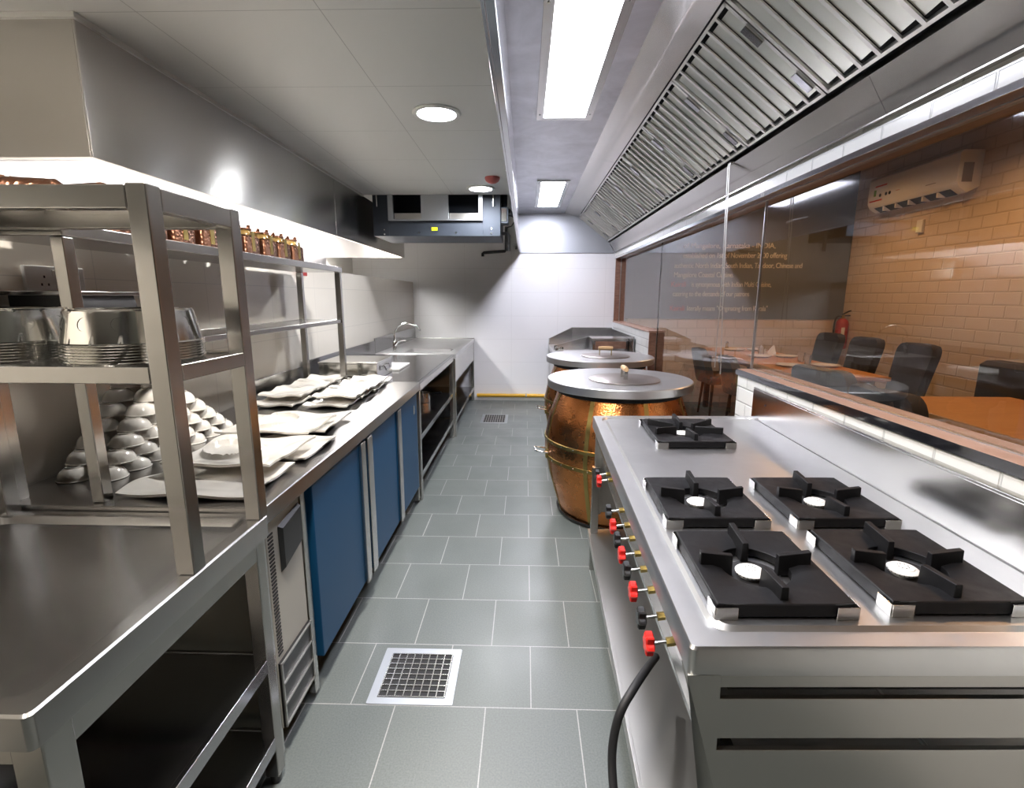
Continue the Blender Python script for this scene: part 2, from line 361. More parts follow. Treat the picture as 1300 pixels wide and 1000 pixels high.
# ------------------------------------------------------------------ right hood
def right_hood():
    h = thing('extraction_hood', (.55, 3.0, 2.1), 'long stainless steel extraction hood with slanted baffle filters above cooking range', 'hood')
    S = M['steel_hood']; ya, yb = -2.2, YB-.006
    m = MB().box(-.10, -.09, ya, yb, 2.10, 2.95); m.box(-.09, -.068, ya, yb, 2.10, 2.108)
    m.build('left_skirt', M['steel_skirt'], h, .002)
    m = MB()
    for a, b in ((ya, 1.2), (1.202, 4.398), (4.40, yb)):
        m.prism([(-.09,a,2.62),(.52,a,2.62),(.52,a,2.64),(-.09,a,2.64)], (0,b-a,0))
    m.build('roof_panel', S, h, fix=True)
    m = MB()
    for a, b in ((ya, 1.2), (1.202, 4.398), (4.40, yb)):
        m.prism([(.521,a,2.62),(.715,a,2.572),(.725,a,2.60),(.521,a,2.64)], (0,b-a,0))
    m.build('slope_panel', M['steel_front'], h, fix=True)
    m = MB()
    for a, b in ((ya, 1.9), (1.902, 5.2), (5.202, yb)):
        m.prism([(1.150,a,2.235),(1.225,a,2.116),(1.231,a,2.118),(1.156,a,2.238)], (0,b-a,0)); m.box(1.226, 1.249, a, b, 2.110, 2.115)
    m.build('right_skirt', M['steel_band'], h, fix=True)
    MB().box(1.235, 1.249, ya, yb, 2.112, 2.7).build('rear_panel', M['steel_dull'], h)
    MB().prism([(-.09,yb-.01,2.10),(1.22,yb-.01,2.10),(1.145,yb-.01,2.235),(.72,yb-.01,2.6),(.52,yb-.01,2.62),(-.09,yb-.01,2.62)], (0,.01,0)).build('end_panel', M['zinc'], h, fix=True)
    MB().prism([(-.09,ya,2.10),(1.22,ya,2.10),(1.145,ya,2.235),(.72,ya,2.6),(.52,ya,2.62),(-.09,ya,2.62)], (0,.01,0)).build('end_panel', S, h, fix=True)
    MB().prism([(.72,ya,2.64),(1.22,ya,2.30),(1.23,ya,2.32),(.73,ya,2.66)], (0,yb-ya,0)).build('filter_backing', M['pit'], h, fix=True)
    # baffle filters, each a frame with sloping channels and two handles
    A = Vector((.722,0,2.568)); B = Vector((1.130,0,2.252)); d = (B-A).normalized(); nrm = Vector((d.z,0,-d.x))  # downwards out of the filter
    if nrm.z > 0: nrm = -nrm
    L = (B-A).length
    y = -2.03
    k = 0
    while y < YB-.2:
        w = .69 if y+.69 < YB-.02 else YB-.02-y
        f = MB(); hm = MB()
        def bar(ya_, yb_, s0, s1, h0, h1, mb):
            P = lambda s, yy, hh: A + d*s + nrm*hh + Vector((0,yy,0))
            mb.hexa([P(s0,ya_,h0),P(s1,ya_,h0),P(s1,yb_,h0),P(s0,yb_,h0),P(s0,ya_,h1),P(s1,ya_,h1),P(s1,yb_,h1),P(s0,yb_,h1)])
        a, b = y+.004, y+w-.004
        bar(a, a+.018, 0, L, -.03, 0, f); bar(b-.018, b, 0, L, -.03, 0, f)
        bar(a, b, 0, .012, -.03, 0, f); bar(a, b, L-.012, L, -.03, 0, f)
        nb = 7 if w > .5 else 5
        pit = (b-a-.036)/nb
        for i in range(nb):
            c = a+.018+pit*i
            # outer flat strip and the trough sloping up behind it
            if i: bar(c-.008, c+.008, .012, L-.012, -.006, 0, f)
            P = lambda s, yy, hh: A + d*s + nrm*hh + Vector((0,yy,0))
            for (u0,h0),(u1,h1) in (((c+.004,-.012),(c+pit*.5,-.034)),((c+pit*.5,-.034),(c+pit-.004,-.012))):
                f.hexa([P(.03,u0,h0-.002),P(L-.028,u0,h0-.002),P(L-.028,u1,h1-.002),P(.03,u1,h1-.002),P(.03,u0,h0),P(L-.028,u0,h0),P(L-.028,u1,h1),P(.03,u1,h1)])
        fo = f.build('baffle_filter', M['steel_filter'], h, fix=True)
        for s in (.16, .42):
            q = MB(); bar(a+.014, a+.05, s-.045, s+.045, .003, .009, q); q.build('filter_handle', M['steel_dark_shaded'], fo, fix=True)
        y += .69; k += 1
    for (x0, x1, y0, y1, nm) in ((.105, .365, .90, 3.46, 0), (.15, .385, 5.28, 6.66, 1)):
        fr = MB()
        fx0, fx1, fy0, fy1 = x0-.045, x1+.045, y0-.045, y1+.045
        fr.box(fx0, x0, fy0, fy1, 2.608, 2.619); fr.box(x1, fx1, fy0, fy1, 2.608, 2.619); fr.box(x0, x1, fy0, y0, 2.608, 2.619); fr.box(x0, x1, y1, fy1, 2.608, 2.619)
        o = fr.build('light_frame', M['steel'], h, .001)
        box(x0, x1, y0, y1, 2.611, 2.618).build('light_lens', M['lamp_hood_far'] if nm else M['lamp_hood'], o)
        for yy in (fy0+.1, (fy0+fy1)/2, fy1-.1):
            for xx in (fx0+.02, fx1-.02):
                MB().cyl((xx,yy,2.608),(xx,yy,2.604),.006,.004,8).build('screw', M['chrome'], o)
right_hood()

# ------------------------------------------------------------------ left hood
def left_hood():
    h = thing('canopy_hood', (-1.48, 4.0, 1.96), 'boxy stainless steel canopy hood under the ceiling along the left wall', 'hood')
    x1, x0, ya, yb, zb = -1.475, -2.44, 1.80, 6.30, 1.962
    S = M['steel_front']
    m = MB().box(x1-.008, x1, ya, 4.055, zb, CZ-.012); m.box(x1-.008, x1, 4.058, yb, zb, CZ-.012); m.box(x1-.026, x1-.008, ya+.008, yb, zb, zb+.012)
    m.build('front_panel', S, h, .0015)
    m = MB().box(x0, x1-.008, ya, ya+.008, zb, CZ-.012); m.box(x0, x1-.026, ya+.008, ya+.05, zb, zb+.012)
    m.build('end_panel', M['steel_front'], h, .0015)
    MB().box(x0, x1-.008, yb-.008, yb, zb, CZ-.012).build('end_panel', S, h, .0015)
    m = MB()
    for a, b in ((ya+.01, 3.2), (3.205, 4.6), (4.605, yb-.01)): m.box(x0, x0+.006, a, b, 1.705, CZ-.061)
    m.build('inner_panel', M['steel_hood'], h)
    MB().box(x0, x1-.008, ya+.008, yb-.008, CZ-.06, CZ-.052).build('roof_panel', M['steel_hood'], h)
    MB().box(x1, x1+.012, ya-.012, 4.76, CZ-.018, CZ-.001).box(x0, x1, ya-.012, ya, CZ-.018, CZ-.001).build('ceiling_trim', M['white'], h)
    for y0, y1 in ((1.95, 2.75), (3.45, 4.25), (5.25, 6.15)):
        o = MB().box(-2.09, -1.487, y0-.03, y1+.03, CZ-.078, CZ-.0605).build('light_frame', M['steel'], h, .001)
        box(-2.05, -1.505, y0, y1, CZ-.083, CZ-.0785).build('light_lens', M['lamp_left_far'] if y0 > 4.8 else M['lamp_left'], o)
left_hood()

# ------------------------------------------------------------------ ceiling lamps and detector
def downlight(x, y, label):
    t = thing('downlight', (x,y,CZ), label, 'ceiling light', 'round ceiling downlights')
    prof = [(.085,-.001),(.118,-.001),(.122,-.006),(.116,-.012),(.098,-.012),(.09,-.004)]
    MB().lathe([(r,z) for r,z in prof], (x,y,CZ), 32, False, False).build('trim_ring', M['white'], t)
    MB().lathe([(.0005,-.006),(.094,-.006),(.094,-.002),(.0005,-.002)], (x,y,CZ), 32).build('lamp_lens', M['lamp_down'], t)
downlight(-.45, 2.72, 'round glaring downlight in the ceiling, nearer of the two beside the hood')
downlight(-.385, 4.50, 'round glaring downlight in the ceiling close to the dark ceiling unit')
downlight(-1.12, .22, 'added out-of-view round downlight in the ceiling over the foreground table side')  # lamp added out of view to brighten the near left wall
downlight(-.5, .94, 'added out-of-view round downlight in the ceiling just in front of the camera')  # unseen lamp, added as fill for the near left side
t = thing('smoke_detector', (-.262, 4.11, CZ), 'small red dome detector on the ceiling beside the far downlight', 'detector')
MB().lathe([(.058,0),(.058,-.012),(.05,-.028),(.03,-.042),(.008,-.047)], (-.262,4.11,CZ-.0005), 24).build('dome', mat('dull_red_dome', (.55,.13,.12), .4), t)

# ------------------------------------------------------------------ ducted ceiling unit
def ducted_unit():
    t = thing('ceiling_cassette_unit', (-.815, 5.15, 2.04), 'dark grey ducted cooling unit hanging from ceiling near the back wall', 'air handler')
    m = MB(); x0, x1, y0, y1, z0, z1 = -1.40, -.235, 4.80, 5.42, 2.045, 2.56
    ox0, ox1, oz = -1.255, -.395, 2.178
    m.box(x0, ox0, y0, y1, z0, z1); m.box(ox1, x1, y0, y1, z0, z1); m.box(ox0, ox1, y0, y1, z0, oz); m.box(ox0, ox1, y0+.30, y1, oz, z1)
    m.build('casing', M['galv'], t, .002)
    m = MB(); m.box(ox0, ox0+.045, y0-.03, y0+.01, oz, z1); m.box(ox1-.035, ox1, y0-.03, y0+.01, oz, z1); m.box(ox0+.045, ox1-.035, y0-.03, y0+.01, oz, oz+.012)
    m.box(-.953, -.704, y0-.028, y0+.01, oz+.012, z1)
    m.build('duct_flange', M['zinc'], t, .001)
    for a, b in ((-1.208,-.955),(-.702,-.432)):
        MB().box(a, b, y0+.02, y0+.03, oz+.012, oz+.07).build('intake_lip', M['steel_dull'], t)
    box(-.865, -.81, y0-.003, y0, 2.092, 2.122).build('sticker', M['label_yellow'], t)
    for x, z in ((-1.30,2.10),(-1.30,2.06),(-.98,2.075),(-.64,2.075),(-.315,2.11),(-.315,2.07)):
        MB().cyl((x,y0,z),(x,y0-.006,z),.008,.007,10).build('bolt', M['chrome'], t)
    box(-.234, -.165, 4.82, 4.98, 2.16, 2.30).build('junction_box', M['galv'], t, .002)
    box(-.225, -.178, 4.816, 4.82, 2.175, 2.29).build('junction_lid', M['steel_plain'], t)
    MB().cyl((-.205,4.95,2.30),(-.205,4.95,2.55),.028).build('conduit', M['galv'], t)
    MB().tube([(-.233,5.0,2.09),(-.18,5.0,2.09),(-.165,5.0,2.07),(-.165,5.0,2.0),(-.165,5.0,1.93)], .016).build('drain_pipe', M['rubber'], t)
    MB().tube([(-.165,4.9,2.24),(-.12,4.95,2.235),(-.11,5.0,2.20),(-.14,5.02,2.16),(-.18,5.02,2.15)], .006).build('cable', M['rubber'], t)
    MB().tube([(-.165,4.9,2.28),(-.11,5.2,2.27),(-.10,5.6,2.27)], .022).build('coolant_pipe', M['rubber'], t)
    for x in (-1.36, -.30):
        MB().cyl((x,4.79,2.3),(x,4.79,2.95),.006,.006,8).build('hanger_rod', M['steel'], t)
ducted_unit()
o = MB().tube([(-.60,7.24,2.05),(-.60,7.24,2.085),(-.585,7.24,2.10),(-.29,7.24,2.12),(-.275,7.24,2.14),(-.275,7.24,2.40),(-.27,7.22,2.44)], .02).build('hanging_drain_pipe', M['rubber'], org=(-.43,7.24,2.1))
tag(o, 'black bent drain pipe high on the white back wall', 'pipe')
t = thing('switch_box', (-.13, YB, 2.16), 'small clear switch box high on the back wall beside the hood', 'switch')
box(-.165, -.10, YB-.035, YB-.001, 2.13, 2.20).build('case', M['white'], t, .004); box(-.15, -.115, YB-.04, YB-.035, 2.145, 2.185).build('rocker', M['steel_plain'], t)

# yellow gas pipe
g = thing('gas_pipe', (-.1, 7.24, .085), 'yellow gas pipe running along the foot of the back wall', 'pipe')
MB().cyl((-.70,7.240,.083),(.31,7.240,.083),.025,.025,14).build('pipe_run', M['yellow'], g)
for x in (.02,): MB().box(x-.012, x+.012, 7.212, YB-.001, .06, .106).build('clip', M['gas_pipe_clip'], g, .003)

# floor drains
def drain(x0, x1, y0, y1, n, m_, label):
    t = thing('floor_drain', ((x0+x1)/2,(y0+y1)/2,0), label, 'drain')
    b = .032
    f = MB().loft([rrect(x0,x1,y0,y1,.006,.0005), rrect(x0,x1,y0,y1,.006,.003), rrect(x0+b,x1-b,y0+b,y1-b,.004,.003), rrect(x0+b,x1-b,y0+b,y1-b,.004,.0006)])
    f.build('drain_frame', M['zinc'], t)
    box(x0+b, x1-b, y0+b, y1-b, .0004, .0012).build('drain_pit', M['pit'], t)
    g = MB(); ix0, ix1, iy0, iy1 = x0+b+.004, x1-b-.004, y0+b+.004, y1-b-.004
    for i in range(n+1):
        x = ix0 + (ix1-ix0)*i/n; g.box(x-.0022, x+.0022, iy0, iy1, .0013, .006)
    for j in range(m_+1):
        y = iy0 + (iy1-iy0)*j/m_; g.box(ix0, ix1, y-.0022, y+.0022, .0014, .0055)
    g.build('grating', M['steel'], t)
drain(-.587, -.262, 1.62, 1.925, 8, 8, 'square steel floor drain grating in the aisle nearest the camera')
drain(-.54, -.21, 5.90, 6.36, 9, 4, 'floor drain grating at the far end of the aisle by the back wall')

# ------------------------------------------------------------------ near table and its shelf
def square_leg(m, x, y, z0, z1, s=.04): m.box(x-s/2, x+s/2, y-s/2, y+s/2, z0, z1); return m
def landing_table():
    x0, x1, y0, y1, z = -1.53, -.735, .625, 1.34, .885
    t = thing('landing_table', ((x0+x1)/2,(y0+y1)/2,0), 'stainless steel table with raised rim and two undershelves in left foreground', 'table')
    m = MB()
    m.loft([rrect(x0,x1,y0,y1,.012,z-.062), rrect(x0,x1,y0,y1,.012,z-.004), rrect(x0+.004,x1-.004,y0+.004,y1-.004,.012,z), rrect(x0+.035,x1-.035,y0+.035,y1-.035,.03,z),
            rrect(x0+.05,x1-.05,y0+.05,y1-.05,.035,z-.018), rrect(x0+.09,x1-.09,y0+.09,y1-.09,.03,z-.02)], True, False, True)
    m.build('tabletop', M['steel_bench'], t)
    m = MB().box(x0+.02, x1-.025, y0+.03, y0+.035, z-.12, z-.06); m.box(x1-.03, x1-.02, y0+.03, y1-.02, z-.125, z-.06); m.box(x0+.02, x1-.03, y1-.03, y1-.02, z-.125, z-.06)
    m.build('apron', M['steel_frame'], t, .002)
    for x in (x0+.04, x1-.04):
        for y in (y0+.05, y1-.025):
            w = .055 if y < 1 else .042
            lg = MB().box(x-w/2, x+w/2, y-w/2, y+w/2, .03, z-.062).build('leg', M['steel_frame'], t, .003)
            MB().cyl((x,y,0),(x,y,.03),.016,.02,12).build('foot', M['black'], lg)
    for zz in (.44, .17):
        m = MB().box(x0+.02, x1-.022, y0+.03, y1-.01, zz-.004, zz); m.box(x1-.035, x1-.02, y0+.03, y1-.01, zz-.04, zz+.003); m.box(x0+.02, x1-.035, y1-.02, y1-.008, zz-.04, zz+.003); m.box(x0+.02, x1-.035, y0+.028, y0+.04, zz-.04, zz+.003)
        m.build('undershelf', M['steel_dark_shaded'], t, .0015)
landing_table()
def table_overshelf():
    x0, x1, y0, y1, zb = -1.50, -.735, 1.012, 1.338, .885
    t = thing('table_overshelf', ((x0+x1)/2,(y0+y1)/2,zb), 'two-tier stainless overshelf on square posts standing on the foreground table', 'shelf')
    for x in (x0+.021, x1-.021):
        for y in (y0+.021, y1-.021):
            square_leg(MB(), x, y, zb+.0005, 1.715, .042).build('post', M['steel_frame'], t, .003)
    for zt, nm in ((1.712,'top_shelf'),(1.355,'middle_shelf')):
        h = .045 if zt > 1.5 else .036
        m = MB().box(x0+.042, x1-.042, y0, y0+.03, zt-h, zt); m.box(x0+.042, x1-.042, y1-.03, y1, zt-h, zt)
        m.box(x0, x0+.03, y0+.042, y1-.042, zt-h, zt); m.box(x1-.03, x1, y0+.042, y1-.042, zt-h, zt)
        m.box(x0+.03, x1-.03, y0+.03, y1-.03, zt-.012, zt-.004)
        m.build(nm, M['steel_frame'], t, .0025)
table_overshelf()

# stacked perforated steel rings
def ring_mesh():
    n, holes = 64, 12
    R0, R1, h, th = .139, .124, .078, .0015
    # outer wall with round holes: each hole sits in a cell n/holes segments wide
    m = MB(); seg = 12; zc = h*.60; rh = .014
    rad = lambda z: R0 + (R1-R0)*z/h
    P = lambda a, z, o=0.0: ((rad(z)-o)*math.cos(a), (rad(z)-o)*math.sin(a), z)
    for k in range(holes):
        a0, a1 = 2*PI*k/holes, 2*PI*(k+1)/holes; ac = (a0+a1)/2
        sq = []
        for i in range(32):
            q = 2*PI*i/32; cx, cz = math.cos(q), math.sin(q); s = max(abs(cx), abs(cz))
            sq.append((ac + cx/s*(a1-a0)/2*.5, zc + cz/s*.022))
        ho = [(ac + math.cos(2*PI*i/32)*rh/rad(zc), zc + math.sin(2*PI*i/32)*rh) for i in range(32)]
        m.loft([[P(a,z) for a,z in sq], [P(a,z) for a,z in ho], [P(a,z,.0006) for a,z in ho]])
        # rest of the cell
        am0, am1 = ac-(a1-a0)/4, ac+(a1-a0)/4
        for (b0,b1,z0,z1) in ((a0,am0,zc-.022,zc+.022),(am1,a1,zc-.022,zc+.022)):
            for j in range(3):
                c0, c1 = b0+(b1-b0)*j/3, b0+(b1-b0)*(j+1)/3; m.add([P(c0,z0),P(c1,z0),P(c1,z1),P(c0,z1)], [(0,1,2,3)])
        for (z0,z1) in ((.006,zc-.022),(zc+.022,h-.004)):
            bs = [a0+(a1-a0)*j/12 for j in range(13)]
            for b0, b1 in zip(bs[:-1], bs[1:]): m.add([P(b0,z0),P(b1,z0),P(b1,z1),P(b0,z1)], [(0,1,2,3)])
    L = lambda r, z: [(r*math.cos(2*PI*k/n), r*math.sin(2*PI*k/n), z) for k in range(n)]
    m.loft([L(R0+.001,0), L(R0+.003,.003), L(rad(.006),.006)])
    m.loft([L(rad(h-.004),h-.004), L(R1-.002,h), L(R1-.012,h+.001), L(R1-.016,h-.003)])
    return m
def ring_stacks():
    zsh = 1.3555
    first = None
    for si, (cx, cy, nm) in enumerate(((-.925, 1.175, 'stack against the overshelf post'), (-1.238, 1.175, 'stack at the photo left edge'))):
        for k in range(7):
            z = zsh + .0062*k
            lab = 'perforated steel ring, %s from top in the %s' % (ORD[6-k], nm)
            if first is None:
                o = ring_mesh().build('serving_ring', M['steel_plain'], org=(0,0,0)); first = o
                bm = bmesh.new(); bm.from_mesh(o.data); bmesh.ops.remove_doubles(bm, verts=bm.verts, dist=.00012); bmesh.ops.recalc_face_normals(bm, faces=bm.faces); bm.to_mesh(o.data); bm.free(); o.data.shade_smooth(); o.data.set_sharp_from_angle(angle=math.radians(35))
                o.location = (cx,cy,z)
            else:
                o = first.copy(); C.objects.link(o); o.location = (cx,cy,z); o.rotation_euler = (0,0,.21*k+si*.1)
            tag(o, lab, 'steel ring', 'stacked perforated steel rings')
ring_stacks()

# ------------------------------------------------------------------ long counter
def steel_worktop():
    t = thing('worktop', (-1.14, 2.43, .84), 'brushed steel worktop carrying the white dishes along the left wall', 'worktop')
    m = MB(); x0, x1, y0, y1, z = -1.595, -.75, 1.343, 3.525, .90
    m.loft([rrect(x0,x1,y0,y1,.004,z-.055), rrect(x0,x1,y0,y1,.004,z-.003), rrect(x0+.003,x1-.003,y0+.003,y1-.003,.004,z)], True, True, True)
    m.build('top_sheet', M['steel_bench'], t)
    MB().box(x0, x0+.012, 2.75, y1, z, z+.11).build('upstand', M['steel'], t, .002)
    m = MB()
    for y in (1.375, 1.66, 3.50):
        m = square_leg(MB(), -.80 if y < 3 else -.79, y, .02, z-.055, .036); m.build('leg', M['steel'], t, .002)
        square_leg(MB(), -1.50, y, .02, z-.055, .036).build('leg', M['steel'], t, .002)
steel_worktop()
def ice_maker():
    x0, x1, y0, y1 = -1.40, -.785, 1.40, 1.635
    t = thing('ice_maker', ((x0+x1)/2,(y0+y1)/2,.05), 'grey undercounter ice maker with dark scoop door beside the foreground table', 'ice maker')
    box(x0, x1, y0, y1, .10, .82).build('body', M['ice_grey'], t, .004)
    d = MB().loft([[(x1+.001,a,b) for a,b in pts] for pts in ([(y0+.075,.62),(y1-.012,.66),(y1-.012,.80),(y0+.075,.78)],)][0:1]*1 + [[(x1+.014,a,b) for a,b in [(y0+.085,.635),(y1-.02,.67),(y1-.02,.79),(y0+.085,.77)]]], True, False, True)
    d.build('bin_door', M['black'], t, fix=True)
    m = MB()
    for k in range(34):
        z = .36+k*.0125; m.box(x1, x1+.002, y0+.012, y0+.042, z, z+.006)
    m.build('side_vent', M['pit'], t)
    gr = MB().box(x1, x1+.008, y0+.005, y1-.005, .105, .34); gr.build('lower_grille', M['black'], t)
    m = MB()
    for z in (.11,.185,.26,.335): m.box(x1+.008, x1+.013, y0+.005, y1-.005, z-.003, z+.003)
    m.box(x1+.008, x1+.013, y0+.004, y0+.012, .105, .34); m.box(x1+.008, x1+.013, y1-.012, y1-.004, .105, .34)
    m.build('grille_bars', M['steel_dull'], t)
    for y in (y0+.04, y1-.04):
        MB().cyl((x1-.05,y,0),(x1-.05,y,.10),.015,.015,10).build('foot', M['black'], t); MB().cyl((x0+.05,y,0),(x0+.05,y,.10),.015,.015,10).build('foot', M['black'], t)
ice_maker()
def blue_fridge():
    x1 = -.80; y0, y1 = 1.69, 3.48
    t = thing('undercounter_fridge', (-1.15, 2.57, .0), 'undercounter refrigerator with three blue doors below the steel worktop', 'refrigerator')
    MB().box(-1.5, x1, y0, y1, .13, .84).build('cabinet', M['steel_dark_shaded'], t, .003)
    MB().box(-1.5, x1-.04, y0+.02, y1-.02, .035, .13).build('plinth', M['pit'], t)
    for y in (y0+.06, y1-.06):
        MB().cyl((x1-.05,y,0),(x1-.05,y,.035),.02,.02,10).build('foot', M['steel'], t)
    for (a, b, hs) in ((1.70, 2.275, 'far'), (2.31, 2.875, 'near'), (2.895, 3.475, 'near')):
        d = box(x1, x1+.035, a, b, .135, .828).build('door', M['blue'], t, .004)
        ha, hb = (b-.06, b) if hs == 'far' else (a, a+.075)
        MB().box(x1+.035, x1+.050, ha, hb, .128, .832).build('handle', M['steel'], d, .003)
    box(x1+.035, x1+.037, 3.36, 3.39, .70, .76).build('nameplate', M['steel_plain'], t)
blue_fridge()
def dark_table():
    x0, x1, y0, y1, z = -1.595, -.75, 3.53, 5.28, .90
    t = thing('shelf_table', ((x0+x1)/2,(y0+y1)/2,0), 'glossy steel work table with two undershelves between worktop and sink', 'table')
    MB().box(x0, x1-.02, y0, y1, z-.012, z).build('top_sheet', M['steel_dark_shaded'], t, .003)  # stainless sheet whose dark reflection is put into the colour
    MB().box(x0, x1, y0, y1, z-.065, z-.0125).build('top_frame', M['steel'], t, .003)
    MB().box(x1-.018, x1, y0, y1, z-.012, z).build('edge_bead', M['steel_dark_shaded'], t, .004)
    for y in (y0+.03, y1-.025):
        for x in (x0+.04, x1-.03):
            square_leg(MB(), x, y, 0, z-.065, .042).build('leg', M['steel'], t, .003)
    for zz in (.50, .215):
        m = MB().box(x0+.02, x1-.012, y0+.055, y1-.05, zz-.004, zz); m.box(x1-.03, x1-.008, y0+.052, y1-.048, zz-.04, zz+.002); m.box(x0+.02, x0+.04, y0+.052, y1-.048, zz-.04, zz+.002)
        m.build('undershelf', M['steel_dark_shaded'], t, .0015)
    MB().box(x0, x0+.012, y0, y1, z, z+.14).build('upstand', M['steel_dark_shaded'], t, .002)
    MB().box(x0+.02, x0+.03, y0+.05, y1-.05, .08, .82).build('back_panel', M['steel_dark_shaded'], t)
dark_table()
def sink_unit():
    x0, x1, y0, y1, z = -1.595, -.735, 5.285, 7.27, .905
    t = thing('sink_unit', ((x0+x1)/2,(y0+y1)/2,0), 'stainless steel sink unit with single bowl at the back wall', 'sink')
    bx0, bx1, by0, by1 = -1.33, -.83, 5.44, 5.86
    o_ = lambda zz: rrect(x0,x1,y0,y1,.006,zz); i_ = lambda e, zz, r=.05: rrect(bx0+e,bx1-e,by0+e,by1-e,r,zz)
    MB().loft([o_(z-.05), o_(z-.003), rrect(x0+.003,x1-.003,y0+.003,y1-.003,.006,z), i_(-.02,z), i_(0,z-.006), i_(.004,z-.14), i_(.04,z-.16)], True, False, True).build('sink_top', M['steel_top'], t)
    MB().box(x1-.03, x1-.006, y0+.005, y1-.06, .60, z-.05).build('apron', M['steel_plain'], t, .003)
    MB().box(x0, x0+.012, y0, y1, z, z+.16).build('upstand', M['steel_dark_shaded'], t, .002)
    MB().box(x0+.012, x1, y1-.012, y1, z, z+.012).build('rear_lip', M['steel'], t, .002)
    for y in (y0+.022, y1-.03):
        for x in (x0+.04, x1-.024):
            square_leg(MB(), x, y, 0, z-.05, .04).build('leg', M['steel'], t, .003)
    m = MB().box(x0+.02, x1-.01, y0+.045, y1-.052, .206, .21); m.box(x1-.026, x1-.004, y0+.043, y1-.05, .17, .212)
    m.build('undershelf', M['steel_dark_shaded'], t, .0015)
    MB().box(x0+.02, x0+.03, y0+.05, y1-.05, .08, .82).build('back_panel', M['steel_dark_shaded'], t)
sink_unit()
def faucet():
    x, y, z = -1.43, 5.50, .9055
    t = thing('mixer_tap', (x,y,z), 'chrome gooseneck mixer tap at the sink bowl', 'tap')
    MB().lathe([(.028,0),(.028,.008),(.022,.012),(.022,.10),(.017,.115)], (x,y,z), 20).build('tap_body', M['chrome'], t)
    pts = [(x,y,z+.10),(x+.002,y,z+.18)] + [(x+.14-.14*math.cos(a), y+.05*(a/PI), z+.19+.115*math.sin(a)) for a in [PI*k/14*.9 for k in range(15)]]
    MB().tube(pts, .011, 12).build('spout', M['chrome'], t)
    MB().tube([(x+.01,y-.02,z+.07),(x+.05,y-.03,z+.12)], [.02,.02], 14).build('cartridge', M['chrome'], t)
    MB().tube([(x+.05,y-.03,z+.12),(x+.13,y-.035,z+.125)], [.009,.006], 10).build('lever', M['chrome'], t)
faucet()
t = thing('food_warmer', (-1.34, 3.88, .9), 'low stainless steel box with wire handle on the glossy work table', 'box')
box(-1.50, -1.075, 3.60, 4.02, .901, 1.015).build('body', M['steel_plain'], t, .003)
box(-1.505, -1.07, 3.595, 4.025, 1.016, 1.03).build('lid', M['steel_plain'], t, .003)
MB().tube([(-1.075,3.74,.985),(-1.058,3.74,.99),(-1.05,3.76,.955),(-1.05,3.86,.955),(-1.058,3.88,.99),(-1.075,3.88,.985)], .006, 8).build('wire_handle', M['chrome'], t)
tag(box(-1.30, -1.03, 4.06, 4.46, .9005, .92).build('cutting_board', M['white'], bevel=.004, org=(-1.16,4.26,.9)), 'white cutting board flat on the glossy table behind the steel box', 'cutting board')
# things under the dark table
def pouch(name, x, y, z, w, d, h, m, lab, cat, seed):
    rr = random.Random(seed); b = MB()
    L = []
    for k in range(7):
        f = k/6; s = .72+.28*math.sin(PI*min(1, f*.9+.15)); s *= (1 if f < .8 else .75)
        L.append([(x+math.cos(2*PI*i/14)*w/2*s*(1+rr.uniform(-.1,.1)), y+math.sin(2*PI*i/14)*d/2*s*(1+rr.uniform(-.1,.1)), z+h*f) for i in range(14)])
    b.loft(L, True, True, True); return tag(b.build(name, m, ang=60, org=(x,y,z)), lab, cat)
M['bag_orange'] = mat('orange_plastic_bag', (.55,.16,.04), .35); M['bag_pale'] = mat('pale_plastic_bag', (.62,.45,.38), .3)
pouch('plastic_bag', -1.05, 3.85, .5005, .2, .25, .22, M['bag_pale'], 'crumpled pale pink bag on the upper shelf under the glossy table', 'bag', 1)
pouch('plastic_bag', -1.0, 4.0, .2155, .22, .3, .17, M['bag_orange'], 'orange plastic bag on the lower shelf under the glossy table', 'bag', 2)
pouch('plastic_bag', -1.25, 4.5, .5005, .2, .2, .12, M['bag_orange'], 'small orange bag at the back of the upper shelf under glossy table', 'bag', 3)
t = thing('saucepan', (-1.0,4.75,.5), 'small steel saucepan on the upper shelf under the glossy table', 'pan')
MB().lathe([(.08,0),(.085,.005),(.088,.09),(.085,.09),(.08,.008)], (-1.0,4.75,.501), 24).build('pan_body', M['steel_plain'], t)
MB().tube([(-.915,4.75,.58),(-.80,4.72,.60)], .009, 8).build('pan_handle', M['black'], t)

# ------------------------------------------------------------------ shelf with jars above the counter
def jar_shelf():
    x0, x1, y0, y1, zb = -1.53, -1.235, 1.365, 3.44, .90
    t = thing('wall_overshelf', ((x0+x1)/2,(y0+y1)/2,zb), 'long stainless overshelf holding copper jars above the steel worktop', 'shelf')
    for x in (x0+.018, x1-.018):
        for y in (y0+.018, y1-.018):
            square_leg(MB(), x, y, zb+.0005, 1.655, .036).build('post', M['steel_frame'], t, .003)
    for zt, nm in ((1.690,'top_shelf'),(1.345,'middle_shelf')):
        h = .034 if zt > 1.5 else .022
        m = MB()
        if zt > 1.5: m.box(x0, x1+.004, y0-.004, y1+.004, zt-h, zt)
        else:
            m.box(x0+.03, x1-.037, y0+.03, y1-.03, zt-.006, zt)
            m.box(x1-.03, x1-.006, y0+.036, y1-.036, zt-h, zt+.001); m.box(x0, x0+.02, y0+.036, y1-.036, zt-h, zt+.001)
            m.box(x0+.036, x1-.036, y0+.002, y0+.025, zt-h, zt); m.box(x0+.036, x1-.036, y1-.025, y1-.002, zt-h, zt)
        m.build(nm, M['steel_frame'], t, .003)
jar_shelf()
